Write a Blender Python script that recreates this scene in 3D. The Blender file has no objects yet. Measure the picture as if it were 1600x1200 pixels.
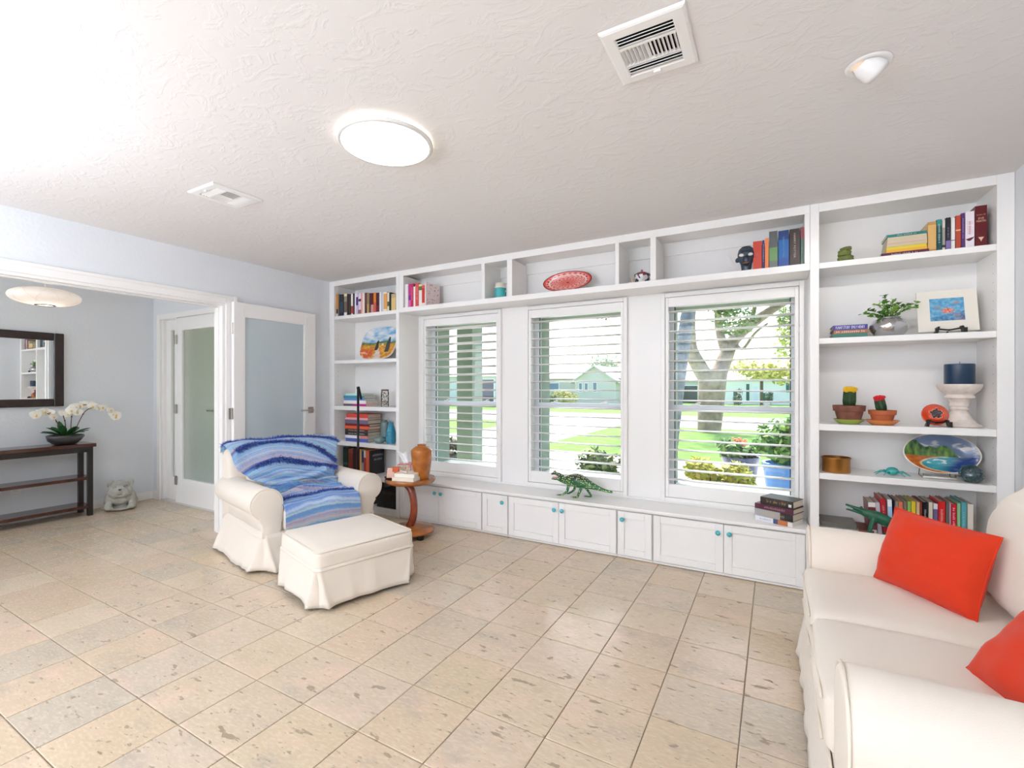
import bpy, math, random
from mathutils import Vector, Matrix, noise, Euler
D = bpy.data
C = bpy.context.scene.collection
sc = bpy.context.scene
R = math.radians
rnd = random.Random(7)

# ------------------------------------------------------------------ camera, world, lights, exposure
CAMZ, FPX, YAW = 1.28, 732.0, R(29.3)
cd = D.cameras.new('camera'); cam = D.objects.new('camera', cd); C.objects.link(cam)
cam.location = (0, 0, CAMZ); cam.rotation_euler = (R(90), 0, YAW)
cd.sensor_width = 36; cd.lens = 36 * FPX / 1600; cd.shift_y = 5 / 1600; cd.clip_start = 0.05; cd.clip_end = 400
sc.camera = cam

w = D.worlds.new('world'); sc.world = w; w.use_nodes = True
nt = w.node_tree
sky = nt.nodes.new('ShaderNodeTexSky'); sky.sky_type = 'NISHITA'; sky.sun_disc = False
sky.sun_elevation = R(50); sky.sun_rotation = R(-25); sky.dust_density = 2.5; sky.air_density = 1.0
nt.links.new(sky.outputs[0], nt.nodes['Background'].inputs[0])
nt.nodes['Background'].inputs[1].default_value = 0.6

def lamp(name, kind, energy, loc, direction, color=(1, 1, 1), **kw):
    l = D.lights.new(name, kind); l.energy = energy; l.color = color
    for k, v in kw.items(): setattr(l, k, v)
    o = D.objects.new(name, l); C.objects.link(o); o.location = loc
    o.rotation_euler = Vector(direction).to_track_quat('-Z', 'Y').to_euler()
    return o
lamp('sun', 'SUN', 4.2, (0, 30, 40), (0.45, -0.75, -1.15), (1, .95, .86), angle=R(.6))
# both aimed up: bounced flash at left, added fill lamp behind the camera
lamp('flash_bounce', 'AREA', 19, (-2.9, -0.25, 1.45), (0, 0, 1), (.91, 1, 1.16), size=.6)
lamp('rear_fill', 'AREA', 172, (-1.9, -2.5, 1.3), (0, 0, 1), (.91, 1, 1.16), shape='RECTANGLE', size=2.4, size_y=1.4)
lamp('foyer_fill', 'AREA', 26, (-5.2, -1.2, 1.7), (0, 1, .05), (.93, 1, 1.08), shape='RECTANGLE', size=1.6, size_y=1.6)  # added lamp to brighten the foyer, no window stands there
sc.view_settings.view_transform = 'Standard'; sc.view_settings.look = 'None'
sc.view_settings.gamma = 1; sc.view_settings.use_curve_mapping = False
sc.view_settings.exposure = 0.3
sc.cycles.use_denoising = True
sc.cycles.max_bounces = 12; sc.cycles.diffuse_bounces = 6; sc.cycles.transparent_max_bounces = 24

# ------------------------------------------------------------------ helpers
_c, _s = math.cos(YAW), math.sin(YAW)
def ray(u, v):
    r = (u - 800) / FPX
    return (r * _c - _s, r * _s + _c, (605 - v) / FPX)
def onY(u, v, Y):
    a = ray(u, v); t = Y / a[1]; return Vector((a[0] * t, Y, CAMZ + a[2] * t))
def onX(u, v, X):
    a = ray(u, v); t = X / a[0]; return Vector((X, a[1] * t, CAMZ + a[2] * t))
def onZ(u, v, Z):
    a = ray(u, v); t = (Z - CAMZ) / a[2]; return Vector((a[0] * t, a[1] * t, Z))
def XY(u, Y): return onY(u, 600, Y).x

def lin(c):
    o = []
    for x in c[:3]:
        x = x / 255
        o.append(x / 12.92 if x <= .04045 else ((x + .055) / 1.055) ** 2.4)
    return o
_pm = {}
def pm(rgb, rough=.5, metal=0, spec=.5, bump=0, bscale=60, var=0, vscale=8, coat=0, trans=0, emit=0, sheen=0, sub=0):
    key = (tuple(rgb), rough, metal, spec, bump, bscale, var, vscale, coat, trans, emit, sheen, sub)
    if key in _pm: return _pm[key]
    m = D.materials.new('mat_%d' % len(_pm)); m.use_nodes = True
    n, l = m.node_tree.nodes, m.node_tree.links
    b = n['Principled BSDF']
    col = lin(rgb) + [1]
    b.inputs['Base Color'].default_value = col
    b.inputs['Roughness'].default_value = rough; b.inputs['Metallic'].default_value = metal
    b.inputs['Specular IOR Level'].default_value = spec
    b.inputs['Coat Weight'].default_value = coat; b.inputs['Coat Roughness'].default_value = .05
    b.inputs['Transmission Weight'].default_value = trans
    b.inputs['Sheen Weight'].default_value = sheen
    if sub:
        b.inputs['Subsurface Weight'].default_value = sub; b.inputs['Subsurface Radius'].default_value = (.02, .02, .02)
    if emit:
        b.inputs['Emission Color'].default_value = col; b.inputs['Emission Strength'].default_value = emit
    if bump or var:
        tc = n.new('ShaderNodeTexCoord')
    if var:
        t = n.new('ShaderNodeTexNoise'); t.inputs['Scale'].default_value = vscale; t.inputs['Detail'].default_value = 4
        l.new(tc.outputs['Object'], t.inputs['Vector'])
        mx = n.new('ShaderNodeMix'); mx.data_type = 'RGBA'
        mx.inputs[6].default_value = [min(1, x * (1 - var)) for x in col[:3]] + [1]
        mx.inputs[7].default_value = [min(1, x * (1 + var)) for x in col[:3]] + [1]
        rp = n.new('ShaderNodeMapRange'); rp.inputs[1].default_value = .35; rp.inputs[2].default_value = .65
        l.new(t.outputs[0], rp.inputs[0]); l.new(rp.outputs[0], mx.inputs[0]); l.new(mx.outputs[2], b.inputs['Base Color'])
    if bump:
        t = n.new('ShaderNodeTexNoise'); t.inputs['Scale'].default_value = bscale; t.inputs['Detail'].default_value = 3
        l.new(tc.outputs['Object'], t.inputs['Vector'])
        bp = n.new('ShaderNodeBump'); bp.inputs['Strength'].default_value = bump; bp.inputs['Distance'].default_value = .01
        l.new(t.outputs[0], bp.inputs['Height']); l.new(bp.outputs[0], b.inputs['Normal'])
    _pm[key] = m
    return m
def paint_mat(name, rough=.4, coat=0, bump=0, sheen=0):
    m = D.materials.new(name); m.use_nodes = True
    n, l = m.node_tree.nodes, m.node_tree.links
    a = n.new('ShaderNodeAttribute'); a.attribute_name = 'paint'
    b = n['Principled BSDF']; l.new(a.outputs['Color'], b.inputs['Base Color'])
    b.inputs['Roughness'].default_value = rough; b.inputs['Coat Weight'].default_value = coat
    b.inputs['Coat Roughness'].default_value = .04; b.inputs['Sheen Weight'].default_value = sheen
    if bump:
        tc = n.new('ShaderNodeTexCoord'); t = n.new('ShaderNodeTexNoise'); t.inputs['Scale'].default_value = 140
        l.new(tc.outputs['Object'], t.inputs['Vector'])
        bp = n.new('ShaderNodeBump'); bp.inputs['Strength'].default_value = bump; bp.inputs['Distance'].default_value = .01
        l.new(t.outputs[0], bp.inputs['Height']); l.new(bp.outputs[0], b.inputs['Normal'])
    return m

class MB:
    def __init__(s): s.v, s.f, s.m, s.col = [], [], [], None; s.k = 0; s.T = None
    def add(s, vs, fs):
        n = len(s.v)
        if s.T is not None: vs = [s.T @ Vector(p) for p in vs]
        s.v += [tuple(p) for p in vs]; s.f += [tuple(i + n for i in f) for f in fs]; s.m += [s.k] * len(fs)
        return s
    def box(s, x0, x1, y0, y1, z0, z1):
        vs = [(x, y, z) for z in (z0, z1) for y in (y0, y1) for x in (x0, x1)]
        return s.add(vs, [(0, 2, 3, 1), (4, 5, 7, 6), (0, 1, 5, 4), (2, 6, 7, 3), (0, 4, 6, 2), (1, 3, 7, 5)])
    def rings(s, rings, caps=True, closed=False):
        n = len(rings[0]); vs = [p for r in rings for p in r]; fs = []
        m = len(rings)
        for i in range(m if closed else m - 1):
            a, b = i * n, ((i + 1) % m) * n
            for j in range(n):
                k = (j + 1) % n; fs.append((a + j, a + k, b + k, b + j))
        if caps and not closed:
            fs.append(tuple(range(n - 1, -1, -1))); fs.append(tuple((m - 1) * n + j for j in range(n)))
        return s.add(vs, fs)
    def lathe(s, prof, n=32, cx=0, cy=0, z0=0, sx=1, sy=1, fn=None, caps=True):
        rs = []
        for r, z in prof:
            ring = []
            for j in range(n):
                a = 2 * math.pi * j / n; q = r * (fn(a, z) if fn else 1)
                ring.append((cx + q * math.cos(a) * sx, cy + q * math.sin(a) * sy, z0 + z))
            rs.append(ring)
        return s.rings(rs, caps)
    def tube(s, pts, rad, n=8, caps=True):
        P = [Vector(p) for p in pts]; rs = []; up = Vector((0, 0, 1))
        prev = None
        for i, p in enumerate(P):
            t = (P[min(i + 1, len(P) - 1)] - P[max(i - 1, 0)]).normalized()
            if prev is None:
                a = t.cross(up)
                if a.length < 1e-3: a = t.cross(Vector((1, 0, 0)))
            else:
                a = prev - t * prev.dot(t)
                if a.length < 1e-4: a = t.cross(up)
            a.normalize(); prev = a; b = t.cross(a)
            r = rad[i] if isinstance(rad, (list, tuple)) else rad
            rs.append([p + a * (r * math.cos(2 * math.pi * j / n)) + b * (r * math.sin(2 * math.pi * j / n)) for j in range(n)])
        return s.rings(rs, caps)
    def ball(s, c, r, n=12, m=8):
        r = (r, r, r) if not hasattr(r, '__len__') else r
        rs = []
        for i in range(1, m):
            t = math.pi * i / m
            rs.append([(c[0] + r[0] * math.sin(t) * math.cos(2 * math.pi * j / n), c[1] + r[1] * math.sin(t) * math.sin(2 * math.pi * j / n), c[2] - r[2] * math.cos(t)) for j in range(n)])
        vs = [p for q in rs for p in q]; N = len(vs); vs += [(c[0], c[1], c[2] - r[2]), (c[0], c[1], c[2] + r[2])]; fs = []
        for i in range(m - 2):
            for j in range(n):
                k = (j + 1) % n; fs.append((i * n + j, i * n + k, (i + 1) * n + k, (i + 1) * n + j))
        for j in range(n):
            k = (j + 1) % n; fs.append((N, k, j)); fs.append((N + 1, (m - 2) * n + j, (m - 2) * n + k))
        return s.add(vs, fs)
    def rbox(s, c, size, r, n=8, bulge=(0, 0, 0), wr=0, seed=0):
        """rounded cushion-like box; bulge pushes each pair of faces out, wr adds cloth unevenness"""
        h = [q / 2 for q in size]; key = {}; vs = []; fs = []
        def pt(p):
            p = [math.copysign(abs(q) ** .75, q) for q in p]     # crowd the grid to the edges
            k = tuple(round(q, 5) for q in p)
            if k in key: return key[k]
            q = Vector([p[i] * h[i] for i in range(3)])
            inner = Vector([max(-(h[i] - r), min(h[i] - r, q[i])) for i in range(3)])
            d = q - inner
            if d.length > 1e-9: q = inner + d.normalized() * r
            for i in range(3):
                o = [a for a in range(3) if a != i]
                q[i] += bulge[i] * p[i] * (1 - p[o[0]] ** 2) * (1 - p[o[1]] ** 2)
            if wr:
                q += noise.noise_vector((q + Vector((seed, seed, 0))) * 7) * wr
            vs.append(q + Vector(c)); key[k] = len(vs) - 1
            return key[k]
        for ax in range(3):
            for sg in (-1, 1):
                for i in range(n):
                    for j in range(n):
                        quad = []
                        for di, dj in ((0, 0), (1, 0), (1, 1), (0, 1)):
                            p = [0, 0, 0]; p[ax] = sg; p[(ax + 1) % 3] = -1 + 2 * (i + di) / n; p[(ax + 2) % 3] = -1 + 2 * (j + dj) / n
                            quad.append(pt(p))
                        fs.append(tuple(quad if sg > 0 else quad[::-1]))
        return s.add(vs, fs)
    def prism(s, poly, y0, y1):      # polygon in xz, extruded along y
        n = len(poly)
        return s.add([(x, y0, z) for x, z in poly] + [(x, y1, z) for x, z in poly],
                     [tuple(range(n)), tuple(range(2 * n - 1, n - 1, -1))] + [(j, j + n, (j + 1) % n + n, (j + 1) % n) for j in range(n)])

def obj(name, mb, mats, parent=None, smooth=False, loc=None, rot=None, colors=None, auto=None):
    me = mb if isinstance(mb, bpy.types.Mesh) else D.meshes.new(name)
    if not isinstance(mb, bpy.types.Mesh):
        me.from_pydata(mb.v, [], mb.f)
        if colors is not None:
            ca = me.color_attributes.new('paint', 'FLOAT_COLOR', 'POINT')
            ca.data.foreach_set('color', [x for c in colors for x in (c[0], c[1], c[2], 1)])
        if any(mb.m): me.polygons.foreach_set('material_index', mb.m)
    if not isinstance(mats, (list, tuple)): mats = [mats]
    if not me.materials:
        for m in mats: me.materials.append(m)
    if smooth and not isinstance(mb, bpy.types.Mesh):
        if auto: me.shade_smooth() if hasattr(me, 'shade_smooth') else None
        me.polygons.foreach_set('use_smooth', [True] * len(me.polygons))
        if auto: me.set_sharp_from_angle(angle=R(auto))
    me.update()
    o = D.objects.new(name, me); C.objects.link(o)
    if parent: o.parent = parent
    if loc is not None: o.location = loc
    if rot is not None: o.rotation_euler = rot
    return o
def tag(o, label=None, cat=None, group=None, kind=None):
    if label: o['label'] = label
    if cat: o['category'] = cat
    if group: o['group'] = group
    if kind: o['kind'] = kind
    return o
def empty(name, loc=(0, 0, 0), rz=0):
    o = D.objects.new(name, None); C.objects.link(o); o.location = loc; o.rotation_euler = (0, 0, rz); o.empty_display_size = .05
    return o
def thing(name, label, cat, loc=(0, 0, 0), rz=0, group=None): return tag(empty(name, loc, rz), label, cat, group)
def struct(name, mb, mats, parent=None, **k):
    o = obj(name, mb, mats, parent, **k)
    if parent is None: o['kind'] = 'structure'
    return o
def bev(o, wdt=.004, seg=2):
    m = o.modifiers.new('bevel', 'BEVEL'); m.width = wdt; m.segments = seg; m.limit_method = 'ANGLE'; m.harden_normals = False
    return o
def subd(o, lv=1):
    m = o.modifiers.new('sub', 'SUBSURF'); m.levels = lv; m.render_levels = lv; return o
def blob(mb, voxel, sm=4):
    """one continuous skin grown round overlapping volumes"""
    me = D.meshes.new('tmp'); me.from_pydata(mb.v, [], mb.f); o = D.objects.new('tmp', me); C.objects.link(o)
    m = o.modifiers.new('r', 'REMESH'); m.mode = 'VOXEL'; m.voxel_size = voxel
    m = o.modifiers.new('s', 'SMOOTH'); m.iterations = sm; m.factor = .5
    dg = bpy.context.evaluated_depsgraph_get()
    out = D.meshes.new_from_object(o.evaluated_get(dg))
    D.objects.remove(o); D.meshes.remove(me)
    out.polygons.foreach_set('use_smooth', [True] * len(out.polygons))
    return out
_txt = {}
def text_verts(s, font_size=1):
    if s not in _txt:
        cu = D.curves.new('t', 'FONT'); cu.body = s; cu.align_x = 'CENTER'; cu.align_y = 'CENTER'; cu.resolution_u = 2
        o = D.objects.new('t', cu); C.objects.link(o)
        me = D.meshes.new_from_object(o)
        vs = [tuple(v.co) for v in me.vertices]; fs = [tuple(p.vertices) for p in me.polygons]
        xs = [v[0] for v in vs] or [0, 1]; ys = [v[1] for v in vs] or [0, 1]
        _txt[s] = (vs, fs, max(xs) - min(xs), max(ys) - min(ys), (max(xs) + min(xs)) / 2, (max(ys) + min(ys)) / 2)
        D.objects.remove(o); D.curves.remove(cu); D.meshes.remove(me)
    return _txt[s]
def lettering(mb, s, origin, ax, up, wid, hei):
    """flat print: word s centred at origin, along ax with letter-up direction up, fitted to wid x hei"""
    if s == '~':                                  # print too blurred to read: short strokes instead of letters
        vs, fs = [], []; q_ = random.Random(int(wid * 1e5)); x = 0
        while x < 10:
            if q_.random() < .15: x += .5; continue
            a_, b_ = q_.uniform(.25, .6), q_.choice((1, 1, .72)); n_ = len(vs)
            vs += [(x, 0, 0), (x + .12, 0, 0), (x + .12, b_, 0), (x, b_, 0), (x + .12, .4, 0), (x + a_, .4, 0), (x + a_, .55, 0), (x + .12, .55, 0)]
            fs += [(n_, n_ + 1, n_ + 2, n_ + 3), (n_ + 4, n_ + 5, n_ + 6, n_ + 7)]
            x += a_ + .25
        tw, th, cx, cy = x, 1, x / 2, .5
    else: vs, fs, tw, th, cx, cy = text_verts(s)
    sx, sy = wid / max(tw, 1e-6), hei / max(th, 1e-6)
    o, ax, up = Vector(origin), Vector(ax), Vector(up)
    return mb.add([o + ax * ((v[0] - cx) * sx) + up * ((v[1] - cy) * sy) for v in vs], fs)

# ------------------------------------------------------------------ main materials
WHITE = pm((242, 240, 237), .35, var=.012, vscale=2)
WOODWHITE = pm((244, 242, 239), .3)
def wall_material(rgb, name, bs=.15):
    return pm(rgb, .75, bump=bs, bscale=45, var=.012, vscale=1.5)
WALLBLUE = wall_material((229, 232, 235), 'wall')
def ceiling_mat():
    m = D.materials.new('ceiling_plaster'); m.use_nodes = True; n, l = m.node_tree.nodes, m.node_tree.links
    b = n['Principled BSDF']; b.inputs['Base Color'].default_value = lin((233, 230, 228)) + [1]; b.inputs['Roughness'].default_value = .75
    tc = n.new('ShaderNodeTexCoord'); mp = n.new('ShaderNodeMapping'); mp.inputs['Scale'].default_value = (1, 1.6, 1); mp.inputs['Rotation'].default_value = (0, 0, .5)
    l.new(tc.outputs['Object'], mp.inputs[0])
    t = n.new('ShaderNodeTexNoise'); t.inputs['Scale'].default_value = 7; t.inputs['Detail'].default_value = 6; t.inputs['Roughness'].default_value = .62; t.inputs['Distortion'].default_value = 1.6
    l.new(mp.outputs[0], t.inputs['Vector'])
    r = n.new('ShaderNodeMapRange'); r.inputs[1].default_value = .5; r.inputs[2].default_value = .62
    l.new(t.outputs[0], r.inputs[0])
    bp = n.new('ShaderNodeBump'); bp.inputs['Strength'].default_value = .2; bp.inputs['Distance'].default_value = .006
    l.new(r.outputs[0], bp.inputs['Height']); l.new(bp.outputs[0], b.inputs['Normal'])
    return m
CEIL = ceiling_mat()
def tile_mat():
    m = D.materials.new('travertine'); m.use_nodes = True; n, l = m.node_tree.nodes, m.node_tree.links
    b = n['Principled BSDF']
    tc = n.new('ShaderNodeTexCoord'); oi = n.new('ShaderNodeObjectInfo')
    wn = n.new('ShaderNodeTexWhiteNoise'); wn.noise_dimensions = '1D'; l.new(oi.outputs['Random'], wn.inputs['W'])
    off = n.new('ShaderNodeVectorMath'); off.operation = 'SCALE'; off.inputs['Scale'].default_value = 37; l.new(wn.outputs['Color'], off.inputs[0])
    ad = n.new('ShaderNodeVectorMath'); ad.operation = 'ADD'; l.new(tc.outputs['Object'], ad.inputs[0]); l.new(off.outputs[0], ad.inputs[1])
    rp = n.new('ShaderNodeValToRGB'); e = rp.color_ramp.elements
    cols = [(196, 184, 166), (212, 192, 165), (206, 191, 170), (215, 192, 167), (207, 187, 157), (218, 201, 176)]
    e[0].position = 0; e[0].color = lin(cols[0]) + [1]; e[1].position = 1; e[1].color = lin(cols[5]) + [1]
    for i in range(1, 5):
        q = e.new(i / 5); q.color = lin(cols[i]) + [1]
    l.new(oi.outputs['Random'], rp.inputs[0])
    def nz(scale, sc3, detail, lo, hi, rough=.5):
        mp = n.new('ShaderNodeMapping'); mp.inputs['Scale'].default_value = sc3; l.new(ad.outputs[0], mp.inputs[0])
        t = n.new('ShaderNodeTexNoise'); t.inputs['Scale'].default_value = scale; t.inputs['Detail'].default_value = detail; t.inputs['Roughness'].default_value = rough
        l.new(mp.outputs[0], t.inputs['Vector'])
        r = n.new('ShaderNodeMapRange'); r.inputs[1].default_value = lo; r.inputs[2].default_value = hi; l.new(t.outputs[0], r.inputs[0])
        return r.outputs[0]
    def mix(fac, a, col, blend='MIX', amt=1.0):
        mx = n.new('ShaderNodeMix'); mx.data_type = 'RGBA'; mx.blend_type = blend
        mm = n.new('ShaderNodeMath'); mm.operation = 'MULTIPLY'; mm.inputs[1].default_value = amt; l.new(fac, mm.inputs[0])
        l.new(mm.outputs[0], mx.inputs[0]); l.new(a, mx.inputs[6]); mx.inputs[7].default_value = lin(col) + [1]
        return mx.outputs[2]
    c = rp.outputs[0]
    c = mix(nz(7, (.8, 2.4, 1), 4, .45, .8), c, (200, 178, 148), amt=.42)        # sedimentary bands along x
    c = mix(nz(3.2, (1, 1.6, 1), 5, .55, .72, .6), c, (172, 164, 152), amt=.55)   # grey clouds
    c = mix(nz(4.1, (1, 1.3, 1), 3, .56, .74), c, (232, 199, 178), amt=.5)       # pink clouds
    c = mix(nz(60, (.6, 1.6, 1), 2, .45, .7), c, (236, 222, 200), amt=.3)
    pit = nz(26, (.5, 1.25, 1), 4, .63, .68, .5)
    c = mix(pit, c, (138, 120, 98), amt=.7)
    pit2 = nz(75, (.5, 1.3, 1), 2, .665, .71, .45)
    c = mix(pit2, c, (156, 136, 112), amt=.6)
    l.new(c, b.inputs['Base Color'])
    b.inputs['Roughness'].default_value = .3; b.inputs['Specular IOR Level'].default_value = .45
    mx = n.new('ShaderNodeMath'); mx.operation = 'MAXIMUM'; l.new(pit, mx.inputs[0]); l.new(pit2, mx.inputs[1])
    rr = n.new('ShaderNodeMapRange'); rr.inputs[3].default_value = .19; rr.inputs[4].default_value = .7; l.new(mx.outputs[0], rr.inputs[0]); l.new(rr.outputs[0], b.inputs['Roughness'])
    bp = n.new('ShaderNodeBump'); bp.invert = True; bp.inputs['Strength'].default_value = .35; bp.inputs['Distance'].default_value = .003
    l.new(mx.outputs[0], bp.inputs['Height']); l.new(bp.outputs[0], b.inputs['Normal'])
    return m
TILE = tile_mat()
GROUT = pm((168, 154, 134), .9)
CLOTH = pm((236, 226, 212), .95, bump=.12, bscale=420, sheen=.15, var=.01, vscale=3)
PIPE = pm((233, 222, 206), .95)
ORANGE = pm((218, 54, 12), .9, bump=.1, bscale=500, sheen=.1)
STUCCO = pm((140, 155, 138), .9, bump=.35, bscale=60, var=.06, vscale=5)
STEEL = pm((178, 172, 164), .32, metal=1)
BLACK = pm((22, 21, 22), .45)
DARKMETAL = pm((40, 38, 38), .4, metal=.6)
KNOB = pm((72, 188, 200), .08, coat=.6, var=.12, vscale=60)
def glass_mat(name, tint=(1, 1, 1), refl=.06):
    m = D.materials.new(name); m.use_nodes = True; n, l = m.node_tree.nodes, m.node_tree.links
    n.remove(n['Principled BSDF'])
    tr = n.new('ShaderNodeBsdfTransparent'); tr.inputs[0].default_value = (*tint, 1)
    gl = n.new('ShaderNodeBsdfGlossy'); gl.inputs['Roughness'].default_value = .02
    fr = n.new('ShaderNodeFresnel'); fr.inputs[0].default_value = 1.35
    mx = n.new('ShaderNodeMixShader'); l.new(fr.outputs[0], mx.inputs[0]); l.new(tr.outputs[0], mx.inputs[1]); l.new(gl.outputs[0], mx.inputs[2])
    l.new(mx.outputs[0], n['Material Output'].inputs[0])
    return m
GLASS = glass_mat('window_glass', (.96, .98, .97))
FROST = pm((196, 208, 212), .06, spec=.6)
RAIN = pm((228, 230, 226), .25, trans=1.0, bump=.12, bscale=30)

# ------------------------------------------------------------------ dimensions (metres)
XL, XR, ZC = -4.216, 1.108, 2.42          # left wall, right wall, ceiling
YF, YB, YW = 3.459, 3.77, 3.75            # bookcase front, bookcase back, window wall
XFO, YE = -6.25, 2.69                     # foyer far wall, entry wall
YBACK = -3.4
GZ = -.3                                  # outside ground

# ------------------------------------------------------------------ room shell
fl = MB(); fl.box(XFO - .1, XR + .1, YBACK - .1, 3.95, -.12, -.007)
floor = struct('floor', fl, GROUT)
P, TX0, TY0 = .3105, -.113, 1.862
tb = MB(); e = .003; q = P / 2 - .0017
tb.add([(sx * (q - i * e), sy * (q - i * e), z) for z, i in ((-.008, 0), (-.0016, 0), (0, 1)) for sx, sy in ((-1, -1), (1, -1), (1, 1), (-1, 1))],
       [(0, 1, 5, 4), (1, 2, 6, 5), (2, 3, 7, 6), (3, 0, 4, 7), (4, 5, 9, 8), (5, 6, 10, 9), (6, 7, 11, 10), (7, 4, 8, 11), (8, 9, 10, 11)])
tme = None; rest = MB(); cand = []
for i in range(-21, 5):
    for j in range(-18, 7):
        cx, cy = TX0 + P * (i + .5), TY0 + P * (j + .5)
        if cx > XR - .0 or cx < XFO + .05 or cy < YBACK or cy > 3.6: continue
        if cx < XL - .1 and cy > YE + .0: continue
        fw = -cx * _s + cy * _c; rt = cx * _c + cy * _s
        seen = fw > .35 and abs(rt / fw) < 1.35 and FPX * CAMZ / fw < 800
        cand.append((not seen, math.hypot(cx, cy), cx, cy))
cand.sort()
for k, (ns, dd, cx, cy) in enumerate(cand):
    if k < 298:
        o = obj('tile', tme if tme else tb, TILE, floor, loc=(cx, cy, rnd.uniform(-.0006, .0004)))
        tme = o.data
    else:
        rest.T = Matrix.Translation((cx, cy, 0)); rest.add(tb.v, tb.f)
if rest.v: tag(obj('tile_field', rest, TILE, floor), kind='stuff')

mb = MB(); mb.box(XFO - .1, XR + .1, YBACK - .1, 4.13, ZC, ZC + .12); struct('ceiling', mb, CEIL)
# left wall with the wide opening to the foyer
OY0, OY1, OZ = .55, 2.345, 2.015
mb = MB(); mb.box(XL - .115, XL, YBACK, OY0, 0, ZC); mb.box(XL - .115, XL, OY0, OY1, OZ, ZC); mb.box(XL - .115, XL, OY1, 3.9, 0, ZC)
struct('wall_left', mb, WALLBLUE)
mb = MB(); mb.box(XR, XR + .12, YBACK, 3.9, 0, ZC); struct('wall_right', mb, WALLBLUE)
mb = MB(); mb.box(XFO - .12, XR + .12, YBACK - .12, YBACK, 0, ZC); struct('wall_back', mb, WALLBLUE)
mb = MB(); mb.box(XFO - .12, XFO, YBACK, YE + .14, 0, ZC); struct('wall_foyer', mb, WALLBLUE)
# entry wall (door opening)
DX0, DX1 = -6.075, -4.72
mb = MB(); mb.box(XFO - .12, DX0, YE, YE + .14, 0, ZC); mb.box(DX0, DX1, YE, YE + .14, 2.05, ZC); mb.box(DX1, XL - .115, YE, YE + .14, 0, ZC)
struct('wall_entry', mb, WALLBLUE)
# casing of the opening
mb = MB(); mb.box(XL, XL + .02, OY1 + .012, 2.452, 0, 2.085); mb.box(XL + .02, XL + .027, 2.425, 2.452, 0, 2.085)
mb.box(XL, XL + .02, OY0 - .1, OY1 + .012, OZ - .005, 2.085); mb.box(XL + .02, XL + .027, OY0 - .1, 2.425, 2.06, 2.085)
mb.box(XL, XL + .02, OY0 - .1, OY0 - .01, 0, 2.01)
bev(struct('trim_1', mb, WOODWHITE), .003)
mb = MB(); mb.box(XL - .125, XL + .005, OY1 - .012, OY1 + .012, 0, OZ); mb.box(XL - .125, XL + .005, OY0 - .012, OY1 - .012, OZ - .025, OZ - .004)
mb.box(XL - .125, XL + .005, OY0 - .012, OY0 + .012, 0, OZ - .025)
mb.box(XL - .08, XL - .045, OY1 - .022, OY1 - .012, 0, OZ - .025); mb.box(XL - .08, XL - .045, OY0 + .012, OY1 - .022, OZ - .035, OZ - .025)
struct('trim_2', mb, WOODWHITE)
mb = MB(); mb.box(XFO, XFO + .015, YBACK, YE, 0, .09); bev(struct('baseboard_foyer', mb, WOODWHITE), .004)
mb = MB(); mb.box(XFO + .015, DX0 - .06, YE - .015, YE, 0, .09); struct('baseboard_entry', mb, WOODWHITE)
mb = MB(); mb.box(XL, XL + .015, 2.455, YF, 0, .09); struct('baseboard_left', mb, WOODWHITE)
mb = MB(); mb.box(XR - .015, XR, YBACK, YF, 0, .09); struct('baseboard_right', mb, WOODWHITE)

# window wall: white boarded inner leaf, green stucco outer leaf
WINS = [(-3.155, -2.209), (-1.955, -1.033), (-.769, .174)]
WZ0, WZ1 = .405, 2.0
def holed(y0, y1, x0, x1, z0, z1, dx, dz0, dz1):
    mb = MB(); xs = [x0]
    for a, b in WINS: xs += [a + dx, b - dx]
    xs.append(x1)
    for i in range(0, len(xs), 2): mb.box(xs[i], xs[i + 1], y0, y1, z0, z1)
    for a, b in WINS:
        mb.box(a + dx, b - dx, y0, y1, z0, WZ0 + dz0); mb.box(a + dx, b - dx, y0, y1, WZ1 - dz1, z1)
    return mb
struct('wall_window', holed(YW, 3.9, XL - .115, XR + .12, 0, ZC, .03, .045, .045), WOODWHITE)
struct('wall_outer', holed(3.9, 4.13, XL - .115, XR + .12, GZ, ZC, .055, .08, .08), STUCCO)

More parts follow.
